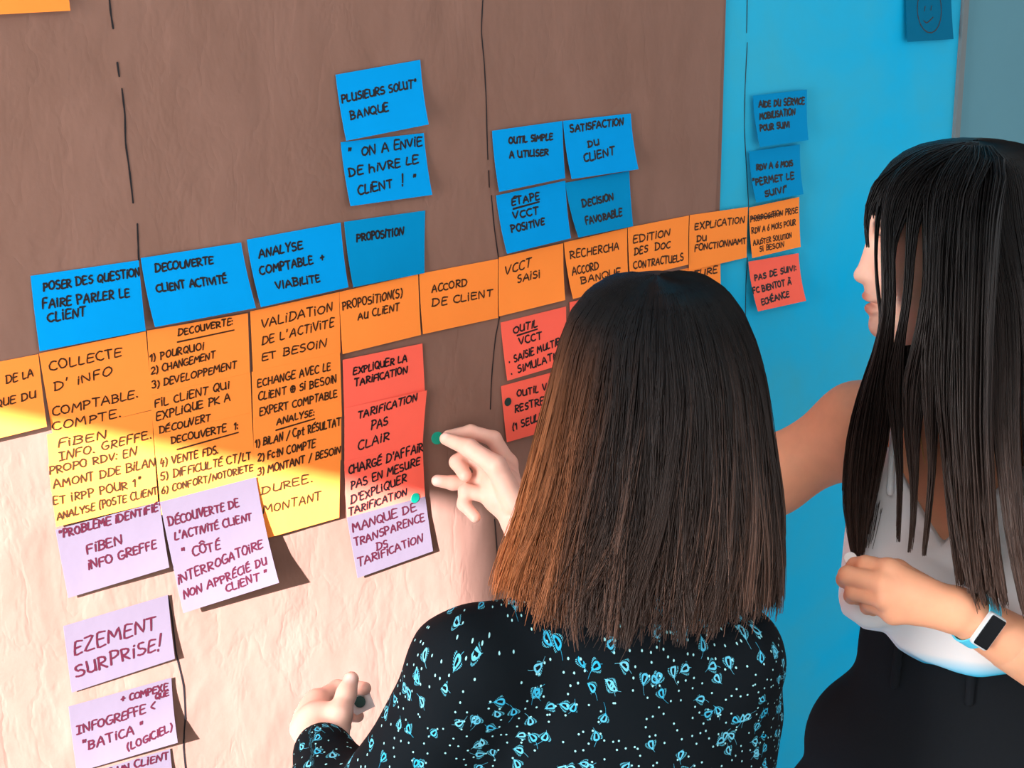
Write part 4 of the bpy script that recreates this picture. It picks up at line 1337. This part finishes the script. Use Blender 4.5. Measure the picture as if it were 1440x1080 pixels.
    g.chain([P(1310, 832, 1.635), P(1262, 802, 1.652), P(1225, 796, 1.666), P(1200, 792, 1.668)], [0.0150, 0.0125, 0.0105, 0.0088], 0.006)
    parts.append(g.mesh(0.0015))
    V, F = join(*parts)
    body = child('body', V, F, M_SKIN)
    C = np.tile(SK, (len(V), 1))
    L = (V - hc) @ HX.T
    wf_ = np.clip((L[:, 0] - 0.02) / 0.05, 0, 1)[:, None] * np.clip((0.16 - np.linalg.norm(L, axis=1)) / 0.02, 0, 1)[:, None]
    C = C * (1 - wf_) + np.array([0.95, 0.56, 0.42]) * wf_  # face's own pink, plus missing light put into the colour
    def paint(c, rad, col, amt=1.0):
        nonlocal C
        w = np.clip(1.5 * (1 - np.linalg.norm((L - np.array(c)) / np.array(rad), axis=1)), 0, 1)[:, None] * amt
        C = C * (1 - w) + np.array(col) * w
    paint((0.099, 0, -0.0645), (0.016, 0.022, 0.0075), (0.62, 0.16, 0.10), 0.85)
    paint((0.097, 0, -0.0815), (0.016, 0.020, 0.0085), (0.66, 0.17, 0.11), 0.85)
    for s in (-1, 1):
        paint((0.083, s * 0.031, 0.007), (0.010, 0.013, 0.006), (0.80, 0.78, 0.75))
        paint((0.086, s * 0.032, 0.007), (0.006, 0.005, 0.005), (0.02, 0.012, 0.01))
        paint((0.085, s * 0.030, 0.0285), (0.016, 0.024, 0.0045), (0.03, 0.018, 0.014), 0.9)
        paint((0.085, s * 0.031, 0.0155), (0.012, 0.018, 0.0035), (0.02, 0.012, 0.010), 0.95)
    set_cols(body, C)

    # --- white camisole, gathered up under the hand
    c = Sdf()
    c.ell(mid - 0.13 * UP + 0.015 * Fd, (0.146, 0.100, 0.188), AX, k=0.05)
    for s in (-1, 1):
        c.ell(mid - 0.175 * UP + 0.078 * Fd + s * 0.068 * X, (0.062, 0.056, 0.068), AX, k=0.03)
    c.ell(mid - 0.30 * UP + 0.018 * Fd - 0.01 * RH, (0.145, 0.124, 0.22), AX, k=0.05)
    c.ell(at(1222, 846, 1.70), (0.036, 0.034, 0.034), k=0.03)
    hx = [1150, 1176, 1186, 1215, 1245, 1252, 1265, 1300, 1340, 1380, 1450, 1700]
    hy = [800, 830, 862, 883, 887, 894, 909, 931, 942, 949, 950, 950]

    def cami_clip(p):
        q = p - mid
        qx, qf, qz = q @ X, q @ Fd, q[:, 2]
        pp = to_px(p)
        front_hem = (pp[:, 1] - np.interp(pp[:, 0], hx, hy)) * 1.7 / FPX
        hem = np.where(qf > -0.01, front_hem, np.maximum(-0.235 - qz, front_hem))
        neck = np.where(qf > 0.02, (qz - np.minimum(-0.112 + 1.3 * np.abs(qx - 0.015), -0.015)) * 0.65, np.where(qf > -0.03, qz + 0.06, qz + 0.12))
        return np.maximum(hem, neck)
    v, fq = c.mesh(0.004, clip=cami_clip)
    q = v - mid
    qx, qf, qz = q @ X, q @ Fd, q[:, 2]
    N = vnormals(v, fq)
    nz = np.array([mnoise.noise(Vector((x * 14, y * 14, z * 3.5))) for x, y, z in zip(qx, qf, qz)])
    v = v + N * (nz * 0.006 * np.clip(-(qz + 0.12) / 0.1, 0, 1))[:, None]
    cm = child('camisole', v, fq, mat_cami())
    cyan_cast = np.clip((-0.245 - qz) / 0.02, 0, 1) * np.clip((0.075 - qx) / 0.05, 0, 1)  # cyan cast of the light put into the white hem's colour
    set_cols(cm, np.stack([cyan_cast, cyan_cast, cyan_cast], 1))
    for s in (-1, 1):                                           # shoulder straps
        st = Sdf()
        a0 = mid + s * 0.083 * X + 0.095 * Fd - 0.06 * UP
        st.chain([a0, mid + s * 0.088 * X + 0.062 * Fd + 0.015 * UP, mid + s * 0.088 * X + 0.0 * Fd + 0.052 * UP, mid + s * 0.085 * X - 0.06 * Fd + 0.0 * UP, mid + s * 0.08 * X - 0.088 * Fd - 0.12 * UP], [0.0045] * 5, 0.004)
        child('strap', *st.mesh(0.002), bpy.data.materials['white_camisole_cloth'], cm)

    # --- black high-waisted trousers
    tr = Sdf()
    tr.ell(mid - 0.34 * UP + 0.006 * Fd, (0.128, 0.106, 0.27), AX, k=0.05)
    tr.ell(pel + 0.085 * UP, (0.164, 0.122, 0.13), AX, k=0.035)
    tr.ell(pel - 0.03 * UP, (0.145, 0.112, 0.115), AX, k=0.04)
    for s, (hip, kn_, an) in zip((-1, 1), feet):
        tr.chain([hip + 0.01 * Fd + s * 0.012 * X, kn_ + s * 0.02 * X, an + s * 0.02 * X + 0.01 * UP], [0.094, 0.085, 0.080], 0.03)
    wz = -0.190
    V, F = tr.mesh(0.006, clip=lambda p: (p - mid)[:, 2] - wz)
    q = V - mid
    N = vnormals(V, F)
    nz = np.array([mnoise.noise(Vector((x * 10, y * 10, z * 4))) for x, y, z in q])
    V = V + N * (nz * 0.005)[:, None]
    v, fq = V, F
    t_ = child('trousers', v, fq, M_NAVY)
    for xx in (0.06, -0.03):
        ln = []
        for zz in (-0.262, -0.290, -0.318):
            qv = v - mid
            m_ = (np.abs(qv @ X - xx) < 0.012) & (qv @ Fd > 0) & (np.abs(qv[:, 2] - zz) < 0.012)
            if m_.any(): ln.append(v[m_].mean(0) + Fd * 0.003)
        if len(ln) == 3:
            lp = Sdf().chain(ln, [0.0055] * 3, 0.003)
            child('belt_loop', *lp.mesh(0.002), M_NAVY, t_)
    for hip, kn_, an in feet:
        sh = Sdf()
        sh.cap(an - 0.035 * UP - 0.02 * Fd, an + 0.15 * Fd - 0.05 * UP, 0.042, 0.030, 0.02)
        vv, ff = sh.mesh(0.006); vv[:, 2] = np.maximum(vv[:, 2], 0.001)
        child('shoe', vv, ff, M_SHOE)

    # --- wrist watch
    ax_ = (Le - Lw) / np.linalg.norm(Le - Lw)
    wc = Lw + ax_ * 0.022
    tc = -ray(1378, 878); tc -= ax_ * (tc @ ax_); tc /= np.linalg.norm(tc)
    tc = tc * math.cos(0.10) + np.cross(ax_, tc) * math.sin(0.10)
    bc = np.cross(ax_, tc)
    rr_ = 0.0295
    K = 40
    Vb = []
    for i in range(K):
        a = 2 * math.pi * i / K
        d0 = tc * math.cos(a) + bc * math.sin(a)
        for w_, r_ in ((-0.0085, rr_), (-0.0085, rr_ + 0.0022), (0.0085, rr_ + 0.0022), (0.0085, rr_)):
            Vb.append(wc + ax_ * w_ + d0 * r_)
    Fb = []
    for i in range(K):
        j = (i + 1) % K
        for s in range(4):
            Fb.append((4 * i + s, 4 * j + s, 4 * j + (s + 1) % 4, 4 * i + (s + 1) % 4))
    watch = bpy.data.objects.new('wrist_watch', None); COL.objects.link(watch); watch.parent = root
    watch.location = wc - off
    watch['label'] = 'white and cyan watch with a dark oblong screen'

    def wchild(name, V_, F_, m):
        return mesh_obj(name, np.array(V_) - wc, F_, m, watch, smooth=False)
    wchild('watch_strap', Vb, Fb, mat_plain('cyan_strap_rubber', (0.10, 0.62, 0.85), 0.5, 0.3))

    def rbox(c0, hx, hy, hz, rc):
        """rounded slab: ax_ = x, bc = y, tc = z"""
        ring = []
        for cx_, cy_, a0 in ((hx - rc, hy - rc, 0), (-hx + rc, hy - rc, 90), (-hx + rc, -hy + rc, 180), (hx - rc, -hy + rc, 270)):
            for a in range(0, 91, 15):
                ring.append((cx_ + rc * math.cos(math.radians(a0 + a)), cy_ + rc * math.sin(math.radians(a0 + a))))
        n = len(ring)
        V_ = []
        for z, sc in ((-hz, 1), (hz * 0.5, 1), (hz, 0.93)):
            V_ += [c0 + ax_ * x * sc + bc * y * sc + tc * z for x, y in ring]
        F_ = [tuple(range(n - 1, -1, -1)), tuple(range(2 * n, 3 * n))]
        for l in range(2):
            for i in range(n):
                F_.append((l * n + i, l * n + (i + 1) % n, (l + 1) * n + (i + 1) % n, (l + 1) * n + i))
        return V_, F_
    wchild('watch_case', *rbox(wc + tc * (rr_ + 0.0020), 0.0115, 0.0215, 0.0036, 0.004), mat_plain('silver_case', (0.75, 0.80, 0.84), 0.3, 0.5, metal=0.3))
    wchild('watch_screen', *rbox(wc + tc * (rr_ + 0.0058), 0.0100, 0.0195, 0.0010, 0.002), mat_plain('dark_glass', (0.004, 0.005, 0.007), 0.3, 0.15))

    # --- thin necklace
    nk = []
    for i in range(25):
        a = math.pi * (i / 24)
        x_ = 0.058 * math.cos(a)
        zz = 0.035 - 0.10 * math.sin(a) ** 1.2
        yy = 0.055 + 0.040 * math.sin(a)
        nk.append(mid + X * x_ + Fd * yy + UP * zz)
    ns = Sdf().chain(nk, [0.0009] * 25, 0.0005)
    ns.ell(nk[12] + Fd * 0.002 - 0.004 * UP, (0.003, 0.0025, 0.004), AX, k=0.001)
    child('necklace', *ns.mesh(0.0009), mat_plain('gold', (0.85, 0.52, 0.22), 0.3, 0.5, metal=1.0))

    # --- hair
    rows = [(198, 1368, 1376, 1.69, 0.004), (199.5, 1340, 1402, 1.69, 0.030), (202, 1318, 1426, 1.69, 0.052), (208, 1292, 1450, 1.69, 0.070), (216, 1273, 1468, 1.69, 0.080), (228, 1256, 1484, 1.69, 0.087), (250, 1238, 1500, 1.69, 0.092), (290, 1219, 1515, 1.69, 0.100),
            (330, 1224, 1522, 1.69, 0.102), (400, 1240, 1530, 1.69, 0.104), (480, 1242, 1538, 1.685, 0.106), (560, 1236, 1545, 1.675, 0.105), (640, 1246, 1548, 1.660, 0.104), (720, 1262, 1550, 1.645, 0.098),
            (800, 1290, 1550, 1.635, 0.090), (900, 1330, 1548, 1.630, 0.080)]
    H = HairShell(rows)
    n, kk = 6400, 22
    th = np.radians(rng.uniform(232, 400, n))
    lam = 1 - 0.14 * rng.random(n) ** 1.6
    ncl = 70
    cang = np.radians(rng.uniform(232, 400, ncl))
    cl = np.abs(th[:, None] - cang[None, :]).argmin(1)
    yend = 790 + 30 * np.clip((np.degrees(th) - 250) / 60, -1, 1) + rng.normal(0, 10, n) + rng.normal(0, 10, ncl)[cl]
    t = np.linspace(0, 1, kk)[None, :]
    y0 = 198 + 1.5 * rng.random(n)
    Yr = y0[:, None] + (yend - y0)[:, None] * (0.15 * t ** 1.5 + 0.85 * t ** 2.1)
    pull = 0.5 * np.clip((t - 0.4) / 0.6, 0, 1) ** 1.4
    TH = th[:, None] + (cang[cl] - th)[:, None] * pull
    TH = TH + 0.04 * np.sin(t * 5 + 6.28 * rng.random(ncl)[cl][:, None]) * t + 0.015 * np.sin(9 * t + 6.28 * rng.random(n)[:, None]) * t
    LM = lam[:, None] + (0.05 * rng.random(ncl)[cl][:, None] - 0.02) * t
    S = H.point(Yr, TH, LM)
    # cap over the forehead side: strands of the fringe end short
    n2 = 2400
    th2 = np.radians(np.where(rng.random(n2) < 0.45, rng.uniform(150, 236, n2), rng.uniform(30, 190, n2)))
    Y2 = 198 + 1.5 * rng.random(n2)[:, None] + (rng.uniform(262, 300, n2)[:, None] - 198) * t ** 2.1
    S2 = H.point(Y2, th2[:, None] * np.ones_like(t), (1 - 0.08 * rng.random(n2))[:, None] * np.ones_like(t))
    # front locks (px, py, width, depth)
    d1, d2 = 1.600, 1.630
    locks = [
        ([(1290, 213, 30, 1.61), (1240, 255, 22, 1.625), (1221, 295, 10, 1.64), (1218, 325, 5, 1.645), (1221, 352, 2, 1.645)], 50, 0.006),
        ([(1300, 213, 40, 1.60), (1250, 255, 22, 1.61), (1234, 300, 6, 1.62), (1231, 360, 3, 1.62), (1234, 410, 3, 1.615), (1241, 450, 4, 1.61), (1234, 490, 10, 1.62), (1224, 540, 16, 1.66)], 45, 0.006),
        ([(1310, 211, 50, 1.595), (1266, 250, 36, 1.60), (1250, 295, 20, 1.60), (1248, 350, 16, 1.60), (1250, 400, 17, 1.60), (1248, 435, 12, 1.605), (1238, 490, 14, 1.62), (1224, 550, 30, 1.66), (1212, 620, 42, 1.70), (1204, 700, 38, 1.72), (1206, 760, 24, 1.72), (1206, 795, 12, 1.715)], 420, 0.010),
        ([(1320, 210, 40, 1.595), (1284, 258, 26, 1.60), (1270, 300, 16, 1.595), (1254, 345, 5, 1.595), (1258, 420, 4, 1.60), (1252, 470, 8, 1.61), (1244, 530, 22, 1.65), (1236, 610, 30, 1.69), (1226, 680, 22, 1.71), (1214, 750, 14, 1.715)], 110, 0.008),
        ([(1335, 208, 40, 1.592), (1296, 258, 34, 1.592), (1285, 300, 20, 1.588), (1280, 350, 13, 1.588), (1276, 420, 11, 1.590), (1266, 475, 11, 1.600), (1258, 540, 26, 1.640), (1262, 600, 14, 1.662), (1266, 680, 7, 1.655), (1262, 770, 4, 1.640)], 130, 0.008),
        ([(1350, 206, 50, 1.592), (1320, 258, 44, 1.588), (1311, 320, 24, 1.584), (1310, 400, 20, 1.582), (1300, 470, 24, 1.585), (1286, 540, 34, 1.610), (1283, 610, 20, 1.630), (1286, 680, 9, 1.640), (1284, 740, 6, 1.640), (1278, 785, 4, 1.630)], 200, 0.010),
        ([(1360, 205, 50, 1.590), (1334, 258, 44, 1.585), (1324, 340, 34, 1.580), (1320, 420, 30, 1.580), (1312, 500, 32, 1.590), (1310, 580, 20, 1.605), (1312, 650, 9, 1.622), (1306, 720, 7, 1.630), (1298, 790, 4, 1.625)], 220, 0.010),
        ([(1375, 204, 60, 1.588), (1348, 258, 50, 1.583), (1338, 360, 40, 1.578), (1334, 460, 36, 1.578), (1330, 560, 26, 1.590), (1336, 640, 20, 1.605), (1346, 720, 26, 1.612), (1354, 790, 24, 1.605), (1356, 835, 18, 1.585)], 360, 0.010),
        ([(1300, 215, 40, 1.76), (1268, 300, 40, 1.775), (1268, 420, 50, 1.775), (1266, 520, 56, 1.775), (1250, 600, 50, 1.775), (1230, 700, 36, 1.75), (1218, 780, 20, 1.735)], 420, 0.010),
        ([(1385, 203, 70, 1.588), (1374, 300, 60, 1.578), (1368, 450, 54, 1.574), (1366, 600, 50, 1.578), (1374, 740, 50, 1.580), (1384, 845, 40, 1.570)], 420, 0.010),
    ]
    Ss = []
    for pts, cnt, ds in locks:
        if pts[0][3] < 1.7:            # rooted at the parting on the crown
            x0, _, w0, _ = pts[0]
            pts = [(1372, 198.6, 14, 1.69), (x0 * 0.55 + 1372 * 0.45, 203, w0, 1.668), (x0, 219, w0, 1.632)] + list(pts[1:])
        Ss.append(lock_strands(pts, int(cnt * 1.6), dspread=ds, kk=kk))
    S3 = np.concatenate(Ss)
    ALL = np.concatenate([S, S2, S3])
    N_ = len(ALL)
    R = 0.00072 * (1 - 0.5 * np.linspace(0, 1, kk)[None, :] ** 3) * (0.7 + 0.6 * rng.random(N_)[:, None])
    yy = to_px(ALL.reshape(-1, 3))[:, 1].reshape(N_, kk)
    tt = np.clip((yy - 330) / 520, 0, 1)
    rnd = rng.random(N_)[:, None] * np.ones((1, kk))
    Cc = hair_colour(tt, rnd, np.array([0.007, 0.0062, 0.0064]), np.array([0.026, 0.0165, 0.014]), np.array([0.072, 0.037, 0.026]), 0.0)  # mid and tip raised to carry warm backlight on the lower strands
    V1, F1, C1 = tubes(ALL, R, Cc)
    Vc, Fc = H.core(199.2, 275, 0.90)
    V, F = join((Vc, Fc), (V1, F1))
    ho = child('hair', V, F, M_HAIR)
    set_cols(ho, np.concatenate([np.tile(np.array([0.010, 0.008, 0.008]), (len(Vc), 1)), C1]))


def mat_cami():
    t = NT('white_camisole_cloth')
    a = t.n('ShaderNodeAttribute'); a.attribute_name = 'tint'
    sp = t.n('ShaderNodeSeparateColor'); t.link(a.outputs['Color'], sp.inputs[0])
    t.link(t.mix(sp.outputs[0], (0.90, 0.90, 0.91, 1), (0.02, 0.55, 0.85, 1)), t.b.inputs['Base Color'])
    t.b.inputs['Roughness'].default_value = 0.8
    t.b.inputs['Specular IOR Level'].default_value = 0.15
    return t.m


person_two()
M_WDOT = mat_plain('white_sticker', (0.80, 0.78, 0.77), 0.5, 0.3)
disc('dot_sticker', 'white round sticker pinched by the hand with the watch', at(1196, 785, 1.648), -ray(1197, 787) + 0.3 * cu, 0.0075, M_WDOT, group='round dot stickers')
